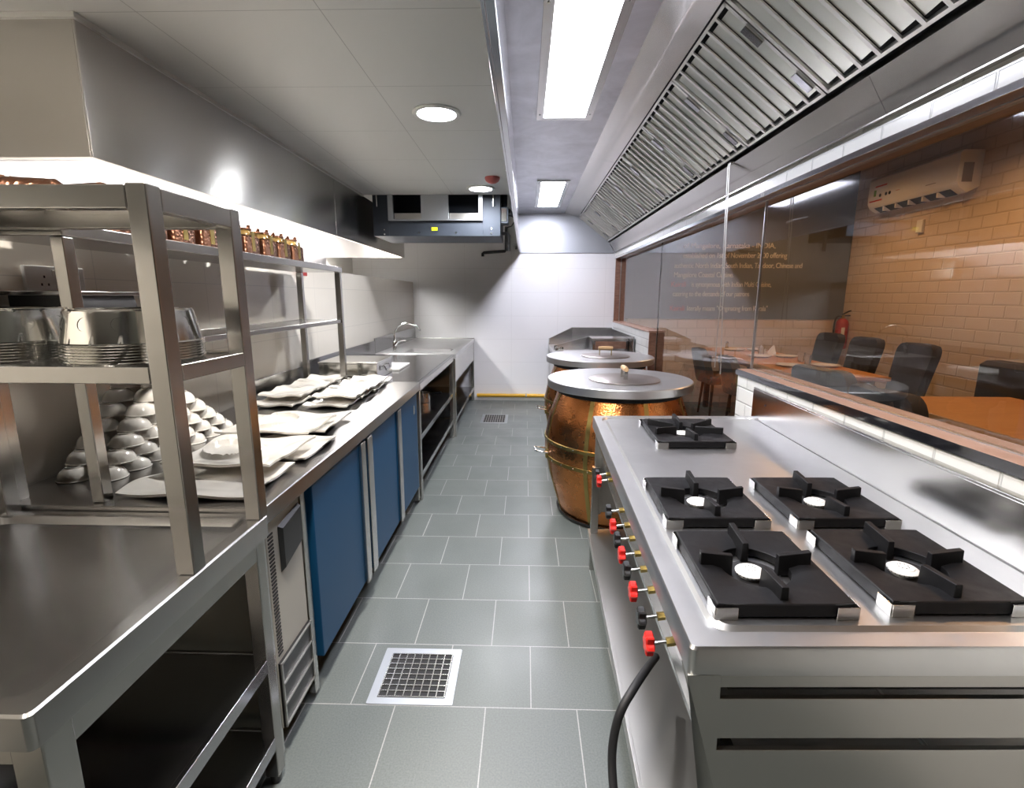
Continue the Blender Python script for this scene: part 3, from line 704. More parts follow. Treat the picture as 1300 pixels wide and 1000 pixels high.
def jar_proto(x, y, z, label):
    t = thing('copper_jar', (x,y,z), label, 'jar', 'copper jars on the long overshelf')
    w = .062
    MB().loft([rrect(x-w,x+w,y-w,y+w,.012,z+.0005), rrect(x-w,x+w,y-w,y+w,.012,z+.072), rrect(x-w+.01,x+w-.01,y-w+.01,y+w-.01,.012,z+.080)], True, True, True).build('jar_body', M['copper_jar'], t)
    MB().lathe([(.050,.0805),(.046,.09),(.046,.104)], (x,y,z), 20).build('jar_neck', M['amber'], t)
    c = MB().lathe([(.052,.1045),(.052,.112),(.020,.114),(.0005,.114)], (x,y,z), 20, True, False)
    for k in range(6):
        a = 2*PI*k/6; c.cyl((x+.043*math.cos(a),y+.043*math.sin(a),z+.113),(x+.046*math.cos(a),y+.046*math.sin(a),z+.126),.009,.007,8)
    c.build('crown_lid', M['copper_jar'], t)
    for sx in (-1, 1):
        MB().box(x+sx*(w+.001)-.001, x+sx*(w+.001)+.001, y-.012, y+.012, z+.01, z+.098).build('clamp', M['brass'], t)
    return t
def jars():
    z = 1.6905; ys = [2.835-.157*k for k in range(9)]
    p = None
    for row, x in (('front', -1.305), ('rear', -1.445)):
        for k, y in enumerate(ys):
            lab = 'copper jar with crown lid, %s from the far end, %s row on overshelf' % (ORD[k], row)
            yy = y + random.uniform(-.008,.008)
            if p is None: p = jar_proto(x, yy, z, lab)
            else: dup(p, (x, yy, z), lab)
jars()
# low copper things on the foreground overshelf's top
def crown_pot(x, y, label):
    z = 1.7125; m = MB(); n = 12
    t = thing('copper_bowl', (x,y,z), label, 'bowl', 'copper bowls on the foreground overshelf')
    m.lathe([(.05,.0),(.062,.004),(.064,.04),(.060,.04),(.058,.008),(.0005,.006)], (x,y,z), 28, True, False)
    m.build('bowl_wall', M['copper_jar'], t)
    c = MB()
    for k in range(n):
        a0 = 2*PI*(k+.14)/n; a1 = 2*PI*(k+.86)/n
        P = lambda a, r, zz: (x+r*math.cos(a), y+r*math.sin(a), z+zz)
        c.hexa([P(a0,.060,.0405),P(a0,.064,.0405),P(a1,.064,.0405),P(a1,.060,.0405),P(a0,.060,.055),P(a0,.064,.055),P(a1,.064,.055),P(a1,.060,.055)])
    c.build('notched_rim', M['copper_jar'], t, fix=True)
    return t
crown_pot(-1.235, 1.22, 'copper bowl with notched rim on foreground overshelf at the photo edge')
crown_pot(-1.40, 1.22, 'copper bowl with notched rim at the outer end of foreground overshelf')
for (x, y, rz, lab) in ((-1.115, 1.20, .3, 'copper bottle lying beside the notched bowl on foreground overshelf'), (-1.035, 1.25, -.2, 'copper bottle lying nearest the corner post on foreground overshelf')):
    t = thing('copper_bottle', (x,y,1.7125), lab, 'bottle', 'copper bottles lying on the foreground overshelf')
    c, s = math.cos(rz), math.sin(rz); Q = lambda d, z: (x+d*c, y+d*s, 1.7125+z)
    MB().tube([Q(-.07,.026),Q(-.066,.026),Q(.03,.026),Q(.045,.026)], [.012,.0255,.0255,.013], 18).build('bottle_body', M['copper_jar'], t)
    MB().tube([Q(.045,.026),Q(.066,.026)], [.012,.012], 14).build('bottle_neck', M['amber'], t)

# ------------------------------------------------------------------ crockery
def bowl_pyramid():
    prof = [(.0512,0),(.0524,.0008),(.0524,.0026),(.0500,.0042),(.0490,.010),(.0455,.021),(.0385,.0315),(.0295,.0385),(.0255,.0398),(.0245,.044),(.0215,.044),(.0205,.041),(.0005,.040)]
    inner = [(.0005,.037),(.024,.036),(.034,.031),(.043,.02),(.0485,.004),(.0512,0)]
    first = None; Yn = 1.56; pitch = .1055
    for row, x in (('wall', -1.494), ('aisle', -1.388)):
        for layer in range(7):
            for k in range(7-layer):
                y = Yn + layer*.0445 + k*pitch + (0.0 if row == 'wall' else .012)
                z = .9005 + layer*.0445
                lab = 'white upturned bowl, pyramid layer %s from the worktop, %s from near end, %s side' % (('one','two','three','four','five','six','seven')[layer], ORD[k], row)
                if first is None:
                    o = MB().lathe(prof, (0,0,0), 28, False, False).lathe(inner, (0,0,0), 28, False, False).build('soup_bowl', M['ceramic'], ang=42, org=(0,0,0)); first = o
                else:
                    o = first.copy(); C.objects.link(o)
                o.location = (x + random.uniform(-.0015,.0015), y, z)
                tag(o, lab, 'bowl', 'white bowls stacked in a pyramid')
bowl_pyramid()
def platter(w, d, seed, ring=None):
    rr = random.Random(seed); p1, p2 = rr.uniform(0,6), rr.uniform(0,6); n = 56 if ring else 36; m = MB(); th = .008
    def h(u, v):   # u, v in -1..1
        e = max(abs(u), abs(v)); z = .004 + .010*max(0, e-.62)/.38
        z += .0058*e*e*math.sin(4.2*u+p1) + .0058*e*e*math.sin(4.0*v+p2)
        if ring:
            q = math.hypot((u-ring[0])*w/2, (v-ring[1])*d/2)
            z += .019*math.exp(-((q-ring[2])/.006)**2)
            if q < ring[2]-.004: z -= .001
        return max(.001, z)
    top, bot = [], []
    for j in range(n+1):
        for i in range(n+1):
            u, v = -1+2*i/n, -1+2*j/n
            wx = w/2*u*(1+.035*math.sin(3*v+p2)); wy = d/2*v*(1+.035*math.sin(3*u+p1))
            z = h(u, v); top.append((wx,wy,z+th)); bot.append((wx*.985,wy*.985,max(0,z-.001)))
    N = (n+1)*(n+1); fs = []
    for j in range(n):
        for i in range(n):
            a = j*(n+1)+i; fs.append((a,a+1,a+n+2,a+n+1)); fs.append((N+a,N+a+n+1,N+a+n+2,N+a+1))
    for i in range(n):
        a = i; fs.append((a,N+a,N+a+1,a+1)); a = n*(n+1)+i; fs.append((a,a+1,N+a+1,N+a))
        a = i*(n+1); fs.append((a,a+n+1,N+a+n+1,N+a)); a = i*(n+1)+n; fs.append((a,N+a,N+a+n+1,a+n+1))
    m.add(top+bot, fs); return m
for (x, y, z, w, d, rz, sd, ring, lab) in (
    (-1.02, 1.545, .9005, .41, .31, -.03, 3, None, 'wavy white platter flat on the worktop, nearest the foreground table'),
    (-1.00, 1.90, .9005, .40, .33, .03, 4, None, 'wavy white platter under the two platters with round rings'),
    (-1.06, 2.265, .9005, .38, .36, .02, 5, None, 'wavy white platter under the farther ringed platter, toward small dishes'),
    (-1.01, 1.725, .932, .36, .34, -.02, 6, (-.30,.10,.095), 'large wavy white platter with raised round ring, nearer of two'),
    (-1.08, 2.135, .932, .38, .36, .04, 8, (-.15,.15,.098), 'large wavy white platter with raised round ring, farther of two')):
    o = platter(w, d, sd, ring).build('serving_platter', M['ceramic'], ang=60, org=(0,0,0)); o.location = (x,y,z); o.rotation_euler = (0,0,rz)
    tag(o, lab, 'platter', 'wavy white platters on the worktop')
def small_dishes():
    protos = [platter(.235, .235, 20+k).build('small_dish', M['ceramic'], ang=60, org=(0,0,0)) for k in range(2)]
    used = [False, False]; n = 0
    for col, x, y0, cnt, upper in (('wall side', -1.375, 2.765, 4, 3), ('aisle side', -1.075, 2.765, 4, 3)):
        for lv, (c, dy, z) in (('lower', (cnt, 0, .9005)), ('upper', (upper, .12, .934))):
            for k in range(c):
                i = n % 2; n += 1
                o = protos[i] if not used[i] else protos[i].copy()
                if used[i]: C.objects.link(o)
                used[i] = True
                o.location = (x + (.012 if lv == 'upper' else 0) + random.uniform(-.006,.006), y0 - .02 + dy + k*.238 - (.025 if lv == 'upper' else 0), z); o.rotation_euler = (0,0,random.uniform(-.04,.04))
                tag(o, 'small wavy white dish, %s from near end, %s layer of the %s column' % (ORD[k], lv, col), 'dish', 'small white dishes in two columns')
small_dishes()

# socket, cable, scale, red box on the left wall
t = thing('wall_socket', (-1.55, 1.76, 1.55), 'white double power socket on the left wall behind the overshelf post', 'socket')
box(-1.5995, -1.588, 1.60, 1.82, 1.505, 1.595).build('plate', M['white'], t, .003)
for y in (1.665, 1.755):
    for dy, z in ((0,1.56),(-.012,1.535),(.012,1.535)): box(-1.5882, -1.5876, y+dy-.003, y+dy+.003, z-.004, z+.004).build('pin_hole', M['pit'], t)
    box(-1.588, -1.584, y+.028, y+.042, 1.565, 1.583).build('rocker', M['white'], t, .001)
t = thing('kitchen_scale', (-1.4, 1.55, 1.345), 'black slab-topped device on middle tier of the long overshelf behind steel rings', 'scale')
MB().prism([(-1.48,1.43,1.3465),(-1.30,1.43,1.3465),(-1.285,1.43,1.43),(-1.30,1.43,1.500),(-1.48,1.43,1.500)], (0,.24,0)).build('case', M['black'], t, fix=True)
box(-1.49, -1.28, 1.41, 1.76, 1.501, 1.512).build('weighing_plate', M['steel_dark_shaded'], t, .002)
t = thing('wall_mounted_alarm', (-1.55, 3.62, 1.63), 'small red and white box on left wall past the end of the overshelf', 'alarm')
box(-1.599, -1.56, 3.58, 3.66, 1.64, 1.695).build('case', M['red_paint'], t, .003); box(-1.56, -1.557, 3.59, 3.65, 1.665, 1.685).build('label_plate', M['white'], t)
o = MB().tube([(-1.597,1.20,1.33),(-1.50,1.22,1.31),(-1.44,1.24,1.30),(-1.40,1.25,1.305),(-1.385,1.25,1.32),(-1.385,1.25,1.334)], .004, 8).build('loose_cable', M['gas_pipe_clip'], org=(-1.45,1.23,1.3))
tag(o, 'thin grey cable loop hanging under the foreground overshelf', 'cable')

# ------------------------------------------------------------------ gas range
W, LN = .88, 1.87
SX = lambda s, t, z: (.312+s+.033*t, .84+t+.03*s, z)
def gas_range():
    T = thing('gas_range', (.78, 1.77, 0), 'long stainless five-burner gas range with red and black knobs at right', 'stove')
    mk = lambda: MB()
    st = M['steel_top']
    def B(m, name, mt, par=T, bev=0, **k): m.xf(SX); return m.build(name, mt, par, bev, **k)
    # top with rolled rim and groove
    z = .86
    m = mk().loft([rrect(0,W,0,LN,.014,z-.06), rrect(0,W,0,LN,.014,z-.006), rrect(.004,W-.004,.004,LN-.004,.012,z), rrect(.040,W-.012,.040,LN-.035,.05,z), rrect(.045,W-.012,.045,LN-.041,.05,z-.011), rrect(.060,W-.014,.060,LN-.053,.045,z-.011), rrect(.068,W-.016,.068,LN-.063,.045,z-.002)], True, False, True)
    B(m, 'cooktop', st)
    m = mk().box(W-.012, W, 0.0, LN-.01, z+.0005, 1.018); m.box(W-.012, W+.02, 0, LN-.01, 1.018, 1.026); B(m, 'splashback', M['steel'], bev=.002)
    for tt, zz in ((LN-.17, .955),): B(mk().cyl((W-.0125,tt,zz),(W-.015,tt,zz),.005,.005,10), 'screw', M['pit'])
    # sloping control panel
    m = mk().hexa([(.055,.02,.60),(.075,.02,.60),(.075,LN-.02,.60),(.055,LN-.02,.60),(.008,.02,.80),(.03,.02,.80),(.03,LN-.02,.80),(.008,LN-.02,.80)])
    m.hexa([(.055,.02,.585),(.12,.02,.585),(.12,LN-.02,.585),(.055,LN-.02,.585),(.055,.02,.599),(.12,.02,.599),(.12,LN-.02,.599),(.055,LN-.02,.599)])
    B(m, 'control_panel', M['steel'])
    for i in range(7): pass
    # end panels with slots
    for t0, t1 in ((.0,.012),(LN-.012,LN)):
        m = mk()
        lx = lambda zz: .0 + .055*(.80-zz)/.20
        for za, zb_ in ((.775,.80),(.662,.75),(.30,.635)):
            m.box(.062, W-.03, t0, t1, za, zb_)
        B(m, 'end_panel', M['steel_dull'], bev=.0015)
        m = mk().hexa([(lx(.3),t0-.001,.30),(.07,t0-.001,.30),(.07,t1+.03,.30),(lx(.3),t1+.03,.30),(.0,t0-.001,.80),(.06,t0-.001,.80),(.06,t1+.03,.80),(.0,t1+.03,.80)]) if t0 == 0 else mk().box(.02,.06,t0-.03,t1,.30,.80)
        B(m, 'corner_post', M['steel_dull'], bev=.002)
    B(mk().box(.09, W-.03, .03, LN-.03, .745, .75), 'drip_tray', M['steel_dark_shaded'])
    # back sheet
    B(mk().box(W-.03, W-.02, .013, LN-.013, .23, .799), 'rear_sheet', M['steel_dull'])
    # lower shelf and legs
    m = mk().box(.0, W-.04, .05, LN-.06, .214, .22); m.box(-.012, .0, .05, LN-.06, .18, .224); B(m, 'lower_shelf', M['steel_dull'], bev=.0015)
    for s, tt in ((.018,.03),(.018,LN-.10),(W-.05,.03),(W-.05,LN-.05)):
        B(mk().box(s-.02, s+.02, tt-.018, tt+.018, 0, .60 if s > .1 or tt > 1 else .30), 'leg', M['steel'], bev=.002)
    # serial plate
    B(mk().hexa([(.0122,.05,.765),(.0132,.05,.765),(.0132,.16,.765),(.0122,.16,.765),(.0052,.05,.795),(.0062,.05,.795),(.0062,.16,.795),(.0052,.16,.795)]).xf(lambda a,b,c:(a-.003,b,c)), 'serial_plate', M['steel_plain'])
    # valves
    ts = [1.238,1.167,.863,.744,.649,.553,.466,.363,.253,.162]
    for i, tt in enumerate(ts):
        zz = .752; s0 = .0185
        col = M['black'] if i % 2 == 0 else M['red']; lab = 'black valve knob' if i % 2 == 0 else 'red valve knob'
        B(mk().cyl((s0,tt,zz),(s0-.018,tt,zz-.002),.010,.010,6), 'valve_nut', M['brass'])
        B(mk().cyl((s0-.018,tt,zz-.002),(s0-.052,tt,zz-.006),.0042,.0042,10), 'valve_stem', M['steel_plain'])
        # five-lobed knob
        kn = mk(); n = 40; loops = []
        for (xx, sc_) in ((s0-.046,.80),(s0-.049,1.0),(s0-.063,1.0),(s0-.066,.82)):
            loops.append([(xx, tt+(.0215+.0045*math.cos(6*2*PI*k/n))*sc_*math.cos(2*PI*k/n), zz-.006+(.0215+.0045*math.cos(6*2*PI*k/n))*sc_*math.sin(2*PI*k/n)) for k in range(n)])
        kn.loft(loops, True, True, True)
        B(kn, 'valve_knob', col, label=lab, fix=True)
        B(mk().box(s0-.001+.003*0, s0+.0005, tt-.03, tt-.016, zz+.012, zz+.014), 'dial_mark', M['red'])
    # burners with corner brackets
    spots = [(.39,1.47,.33,.42),(.221,.66,.285,.33),(.589,.66,.285,.33),(.22,.253,.285,.33),(.584,.263,.285,.33)]
    names = ['far single','middle aisle-side','middle wall-side','front aisle-side','front wall-side']
    for (s, tt, w, d), nm in zip(spots, names):
        b = B(mk().lathe([(.062,.859),(.062,.8605),(.05,.8615),(.0005,.8615)], (s,tt,0), 28), 'burner_pan', M['pit'])
        hd = B(mk().lathe([(.024,.862),(.026,.868),(.033,.871),(.034,.875),(.030,.878),(.024,.879),(.022,.881),(.010,.882),(.0005,.8815)], (s-.012,tt-.01,0), 28), 'burner_head', M['white'], par=b)
        dots = mk()
        for k in range(24):
            a = 2*PI*k/24; dots.cyl((s-.012+.0335*math.cos(a),tt-.01+.0335*math.sin(a),.873),(s-.012+.0347*math.cos(a),tt-.01+.0347*math.sin(a),.873),.0012,.0012,6)
        for k in range(8):
            a = 2*PI*k/8; dots.cyl((s-.012+.011*math.cos(a),tt-.01+.011*math.sin(a),.8818),(s-.012+.011*math.cos(a),tt-.01+.011*math.sin(a),.8826),.0016,.0016,6)
        B(dots, 'flame_ports', M['pit'], par=b)
        for sx in (-1,1):
            for sy in (-1,1):
                cx, cy = s+sx*(w/2+.003), tt+sy*(d/2+.003)
                m = mk().box(min(cx,cx-sx*.045), max(cx,cx-sx*.045), min(cy,cy+sy*.0025), max(cy,cy+sy*.0025), .8585, .886)
                m.box(min(cx,cx+sx*.0025), max(cx,cx+sx*.0025), min(cy,cy-sy*.045), max(cy,cy-sy*.045), .8585, .886)
                m.box(min(cx-sx*.008,cx-sx*.03), max(cx-sx*.008,cx-sx*.03), min(cy-sy*.008,cy-sy*.03), max(cy-sy*.008,cy-sy*.03), .8585, .8615); B(m, 'corner_bracket', M['steel_plain'], bev=.0008)
        # the loose cast-iron grate
        g = mk(); n = 48; z0, z1 = .862, .891; R = .078 if w < .3 else .088
        sq, ci = [], []
        for k in range(n):
            a = 2*PI*(k+.5)/n; ca, sa = math.cos(a), math.sin(a); q = max(abs(ca)/(w/2), abs(sa)/(d/2)); sq.append((s+ca/q, tt+sa/q)); ci.append((s+R*ca*1.0, tt+R*sa*1.12))
        lo = lambda P, z_: [(p[0],p[1],z_) for p in P]
        mid = [((a[0]*.35+b[0]*.65),(a[1]*.35+b[1]*.65)) for a, b in zip(sq, ci)]
        g.loft([lo(ci,z0), lo(ci,z1-.010), lo(mid,z1-.002), lo([(s+(p[0]-s)*.985, tt+(p[1]-tt)*.985) for p in sq],z1), lo(sq,z1-.003), lo(sq,z0), lo(ci,z0)])
        nf = 6 if w > .3 else 4
        for k in range(nf):
            a = k*2*PI/nf + (PI/6 if nf == 6 else 0); hl = (min(w/2/max(.01,abs(math.cos(a))), d/2/max(.01,abs(math.sin(a)))))
            ca, sa = math.cos(a), math.sin(a)
            def PT(r, o, zz): return (s+ca*r-sa*o, tt+sa*r+ca*o, zz)
            r0, r1 = .053, hl-.014
            g.hexa([PT(r0,-.010,z0),PT(r1,-.010,z0),PT(r1,.010,z0),PT(r0,.010,z0),PT(r0,-.0075,z1+.020),PT(r1,-.0075,z1+.029),PT(r1,.0075,z1+.029),PT(r0,.0075,z1+.020)])
        g.xf(SX)
        c = SX(s,tt,.862)
        o = g.build('burner_grate', M['iron'], org=c, bevel=.0025, fix=True)
        tag(o, 'black cast iron grate on the %s burner of the range' % nm, 'grate', 'cast iron grates of the range')
gas_range()
# gas hose
pts = [(.43,1.45,.36),(.37,1.34,.40),(.31,1.24,.42),(.27,1.20,.385),(.252,1.19,.31),(.247,1.17,.24),(.25,1.11,.16),(.26,1.03,.06),(.29,.95,.0165)]
def smooth_path(p, n=6):
    P = [Vector(q) for q in p]; out = []
    for i in range(len(P)-1):
        a, b, c, d = P[max(i-1,0)], P[i], P[i+1], P[min(i+2,len(P)-1)]
        for k in range(n):
            t = k/n; out.append(.5*((2*b)+(c-a)*t+(2*a-5*b+4*c-d)*t*t+(3*b-a-3*c+d)*t**3))
    out.append(P[-1]); return out
tag(MB().tube(smooth_path(pts), .012, 14).build('gas_hose', M['rubber'], org=(.23,1.1,.02)), 'black rubber gas hose looping down beside the range to the floor', 'hose')

# ------------------------------------------------------------------ tandoors
def tandoor(cx, cy, k, zt, label, with_cut=True):
    t = thing('tandoor_oven', (cx,cy,0), label, 'tandoor oven')
    kz = zt/.955
    prof = [(.372,.0),(.385,.012),(.43,.15),(.472,.30),(.494,.42),(.499,.48),(.496,.56),(.470,.70),(.425,.83),(.405,.885)]
    sp = []
    for i in range(len(prof)-1):
        for j in range(4):
            f = j/4; sp.append((prof[i][0]*(1-f)+prof[i+1][0]*f, prof[i][1]*(1-f)+prof[i+1][1]*f))
    sp.append(prof[-1])
    R = lambda z: next(((a[0]+(b[0]-a[0])*(z-a[1])/(b[1]-a[1])) for a, b in zip(prof[:-1], prof[1:]) if a[1] <= z <= b[1]), .4)
    MB().lathe([(r*k, z*kz) for r, z in sp], (cx,cy,.001), 72).build('body', M['copper'], t, ang=60)
    MB().lathe([(.39*k,.004),(.396*k,.004),(.41*k,.03),(.404*k,.03)], (cx,cy,0), 64, False, False).build('base_ring', M['black'], t, fix=True)
    MB().lathe([(.39*k,.862*kz),(.418*k,.862*kz),(.412*k,.899*kz),(.39*k,.899*kz)], (cx,cy,0), 64).build('collar', M['pit'], t)
    MB().lathe([(.40*k,.900*kz),(.485*k,.900*kz),(.488*k,.904*kz),(.488*k,.950*kz),(.482*k,.955*kz),(.06,.957*kz),(.0005,.957*kz)], (cx,cy,0), 72).build('rim_top', M['steel_top'], t)
    for z in (.545, .425):
        hb = MB().lathe([((R(z-.013)+.001)*k,(z-.013)*kz),((R(z)+.007)*k,(z-.011)*kz),((R(z)+.007)*k,(z+.011)*kz),((R(z+.013)+.001)*k,(z+.013)*kz)], (cx,cy,0), 72, False, False).build('hoop', M['brass'], t)
        rv = MB()
        for q in range(30):
            a = 2*PI*q/30; rr = (R(z)+.007)*k; rv.cyl((cx+rr*math.cos(a),cy+rr*math.sin(a),z*kz),(cx+(rr+.004)*math.cos(a),cy+(rr+.004)*math.sin(a),z*kz),.005,.003,8)
        rv.build('rivets', M['steel_plain'], hb)
    for q in range(8):
        a0 = math.radians(238+45*q); m = MB()
        for za, zb_ in ((.02,.412),(.438,.532),(.558,.86)):
            n = 10; L = []
            for i in range(n+1):
                z = za+(zb_-za)*i/n; r = (R(z)+.0035)*k; w = .014/r
                L.append([(cx+(r-.004)*math.cos(a0-w),cy+(r-.004)*math.sin(a0-w),z*kz),(cx+r*math.cos(a0-w),cy+r*math.sin(a0-w),z*kz),(cx+r*math.cos(a0+w),cy+r*math.sin(a0+w),z*kz),(cx+(r-.004)*math.cos(a0+w),cy+(r-.004)*math.sin(a0+w),z*kz)])
            m.loft(L, True, True, True)
        m.build('strap', M['brass'], t, fix=True)
    for a in (math.radians(188), math.radians(8)):
        z = .455*kz; r = (R(.455)+.001)*k; ca, sa = math.cos(a), math.sin(a)
        Q = lambda rr, o, zz: (cx+rr*ca-o*sa, cy+rr*sa+o*ca, zz)
        o_ = MB().tube([Q(r,-.052,z),Q(r+.07,-.052,z+.012),Q(r+.08,-.042,z+.014),Q(r+.08,.042,z+.014),Q(r+.07,.052,z+.012),Q(r,.052,z)], .0065, 10).build('carry_handle', M['chrome'], t)
        box(*[v for v in (Q(r,0,0)[0]-.006, Q(r,0,0)[0]+.006, Q(r,0,0)[1]-.05, Q(r,0,0)[1]+.05)], z-.04, z+.015).build('handle_plate', M['brass'], o_)
    return t
tandoor(.645, 3.44, 1.0, .955, 'hammered copper tandoor with brass bands just beyond the gas range')
tandoor(.705, 4.78, 1.03, .955, 'hammered copper tandoor farther back, before the corner grill')
def tandoor_lid(x, y, r, along, label):
    z = .9575
    t = thing('tandoor_cover', (x,y,z), label, 'cover', 'round tandoor covers')
    MB().lathe([(r-.004,.0002),(r,.002),(r,.006),(r-.003,.008),(.0005,.0085)], (x,y,z), 56).build('lid_plate', M['lid'], t)
    d = (0,1) if along == 'y' else (1,0); hw = .055; hz = .075
    for s in (-1,1):
        px, py = x+d[0]*s*hw, y+d[1]*s*hw; e = (d[1]*.014+.003*d[0], d[0]*.014+.003*d[1])
        MB().box(px-e[0], px+e[0], py-e[1], py+e[1], z+.008, z+hz+.012).build('handle_bracket', M['steel_plain'] if along == 'y' else M['brass'], t, .002)
    MB().tube([(x-d[0]*(hw+.012),y-d[1]*(hw+.012),z+hz),(x-d[0]*hw*.5,y-d[1]*hw*.5,z+hz),(x+d[0]*hw*.5,y+d[1]*hw*.5,z+hz),(x+d[0]*(hw+.012),y+d[1]*(hw+.012),z+hz)], [.015,.019,.019,.015], 16).build('wooden_grip', M['handle_wood'], t)
tandoor_lid(.665, 3.36, .235, 'y', 'round steel lid with wooden grip on the nearer tandoor')
tandoor_lid(.75, 4.72, .225, 'x', 'round steel lid with crosswise grip on the farther tandoor')

# ------------------------------------------------------------------ corner grill
def corner_grill():
    x0, x1, y0, y1, z = .33, 1.235, 5.75, 7.25, .845
    t = thing('charcoal_grill', ((x0+x1)/2,(y0+y1)/2,0), 'stainless steel charcoal grill with sloping side guards in the far right corner', 'grill')
    MB().box(x0+.02, x1, y0+.02, y1, .10, z-.05).build('body', M['steel'], t, .003)
    MB().box(x0, x1, y0, y1, z-.05, z).build('top_sheet', M['steel_top'], t, .004)
    MB().box(.66, x1, y1-.012, y1, z, 1.075).build('rear_guard', M['steel'], t, .002)
    MB().prism([(x0,7.1,z),(x0,7.1,.93),(.66,7.25,1.075),(.66,7.25,z)], (.010,-.014,0)).build('side_guard', M['steel'], t, fix=True)
    MB().prism([(x0+.03,6.35,z),(x0+.03,6.35,.90),(.84,6.45,1.02),(.84,6.45,z)], (.004,-.012,0)).build('inner_guard', M['steel'], t, fix=True)
    MB().box(x1-.012, x1, y0, y1-.012, z, 1.06).build('wall_guard', M['steel_dark_shaded'], t, .002)
    b = MB().box(.80, 1.215, 6.0, 6.33, z, .99).build('grill_box', M['steel_dark_shaded'], t, .003)
    MB().box(.79, 1.22, 5.99, 6.34, .991, 1.02).build('box_lid', M['steel'], b, .003)
    MB().box(.83, 1.19, 5.985, 5.999, .90, .985).build('brown_front', M['frame_brown'], b, .002, label='brown front panel of the grill box')
    MB().lathe([(.05,0),(.055,.02),(.05,.05)], (.42,6.2,z+.001), 20).build('drip_cup', M['steel_plain'], t)
    for x in (x0+.06, x1-.05):
        for y in (y0+.06, y1-.06): MB().cyl((x,y,0),(x,y,.10),.02,.02,12).build('leg', M['steel'], t)
corner_grill()

# skewers hanging from the hood edge
for (y, x, dz, lab) in ((3.05, 1.1395, 0, 'long steel skewer hooked on the hood edge, hanging lower'), (3.075, 1.1395, .03, 'long steel skewer hooked on the hood edge, hanging slightly higher')):
    pts = [(x+.034,y,2.222),(x+.026,y,2.238),(x+.014,y,2.2475),(x+.003,y,2.241),(x,y,2.22),(x-.002,y-.05,1.6),(x,y-.11 if dz == 0 else y-.04,1.06+dz)]
    tag(MB().tube(pts, [.0034]*6+[.0025], 10).build('hanging_skewer', M['steel_dull'], org=(x,y,1.06+dz)), lab, 'skewer', 'skewers hanging from the hood')

# ------------------------------------------------------------------ dining room furniture
def wood_table(x0, x1, y0, y1, z, label):
    t = thing('dining_table', ((x0+x1)/2,(y0+y1)/2,0), label, 'table')
    MB().box(x0,x1,y0,y1,z-.035,z).build('tabletop', M['table_wood'], t, .004)
    MB().box(x0+.08,x1-.08,y0+.08,y1-.08,z-.09,z-.035).build('apron', M['table_wood'], t, .003)
    for x in (x0+.10, x1-.10):
        for y in (y0+.10, y1-.10): MB().box(x-.03,x+.03,y-.03,y+.03,0,z-.09).build('leg', M['fabric'], t, .004)
TZ = .82
wood_table(2.42, 3.19, 4.42, 7.05, TZ, 'honey wood dining table laid with white plates beside the brick wall')
wood_table(2.44, 3.40, .60, 3.56, TZ, 'bare honey wood dining table close behind the glass')
def chair(x, y, rz, label, m, w=.46, hb=1.05, taper=-.03):
    """faces +X before rotation"""
    t = thing('dining_chair', (0,0,0), label, 'chair')
    MB().loft([rrect(-.22,.24,-w/2+.01,w/2-.01,.06,.44), rrect(-.24,.26,-w/2,w/2,.07,.47), rrect(-.24,.26,-w/2,w/2,.07,.53), rrect(-.21,.23,-w/2+.03,w/2-.03,.06,.555)], True, True, True).build('seat', m, t, ang=60)
    L = []
    hs = [0,.12,.25,.4,.55,.7,.82,.90,.95,.98,1.0]
    for k, f in enumerate(hs):
        z = .46+(hb-.46)*f; g_ = max(0, (f-.82)/.18); hw = w/2*(.90+.06*math.sin(f*2.2)) - taper*f*f - .10*(1-math.sqrt(max(0,1-g_*g_*.98))); xo = -.20-.11*f; th = .045*(1 if k < len(hs)-1 else .5)
        lp = []
        n = 8
        for i in range(n+1):
            u = -1+2*i/n; lp.append((xo+th-.05*(1-u*u)+.0*f, hw*u, z))
        for i in range(n, -1, -1):
            u = -1+2*i/n; lp.append((xo-th-.05*(1-u*u), hw*u, z))
        L.append(lp)
    MB().loft(L, True, True, True).build('backrest', m, t, ang=60, fix=True)
    for sx in (-.17,.19):
        for sy in (-1,1):
            MB().cyl((sx*1.15,sy*(w/2-.02),0),(sx,sy*(w/2-.06),.44),.013,.018,10).build('leg', M['black'], t)
    t.location = (x,y,0); t.rotation_euler = (0,0,rz); return t
chair(3.66, 5.17, PI, 'dark grey dining chair at brick wall side, nearest on the laid table', M['fabric'])
chair(3.66, 5.95, PI, 'dark grey dining chair at brick wall side, middle of the laid table', M['fabric'])
chair(3.66, 6.66, PI, 'dark grey dining chair at brick wall side, below the fire extinguisher', M['fabric'])
chair(2.52, 3.86, .2, 'grey low-backed dining chair by the glass with its back to kitchen', M['fabric2'], .56, .99, -.01)
chair(2.52, 5.55, 0, 'grey dining chair on the kitchen side of the laid table, middle', M['fabric2'], .46, .88, .08)
chair(2.50, 6.4, 0, 'grey dining chair on the kitchen side of the laid table, farthest', M['fabric2'], .46, .88, .08)
chair(2.50, 3.10, .05, 'dark round-backed dining chair between the glass and bare table', M['fabric'], .54, .96, -.01)
t = thing('dining_sofa', (3.95, 4.0, 0), 'dark high-backed upholstered bench at right against the brick wall', 'bench')
MB().loft([rrect(3.55,4.0,3.0,4.5,.05,.10), rrect(3.55,4.0,3.0,4.5,.05,.48), rrect(3.58,3.97,3.03,4.47,.05,.50)], True, True, True).build('seat', M['fabric'], t)
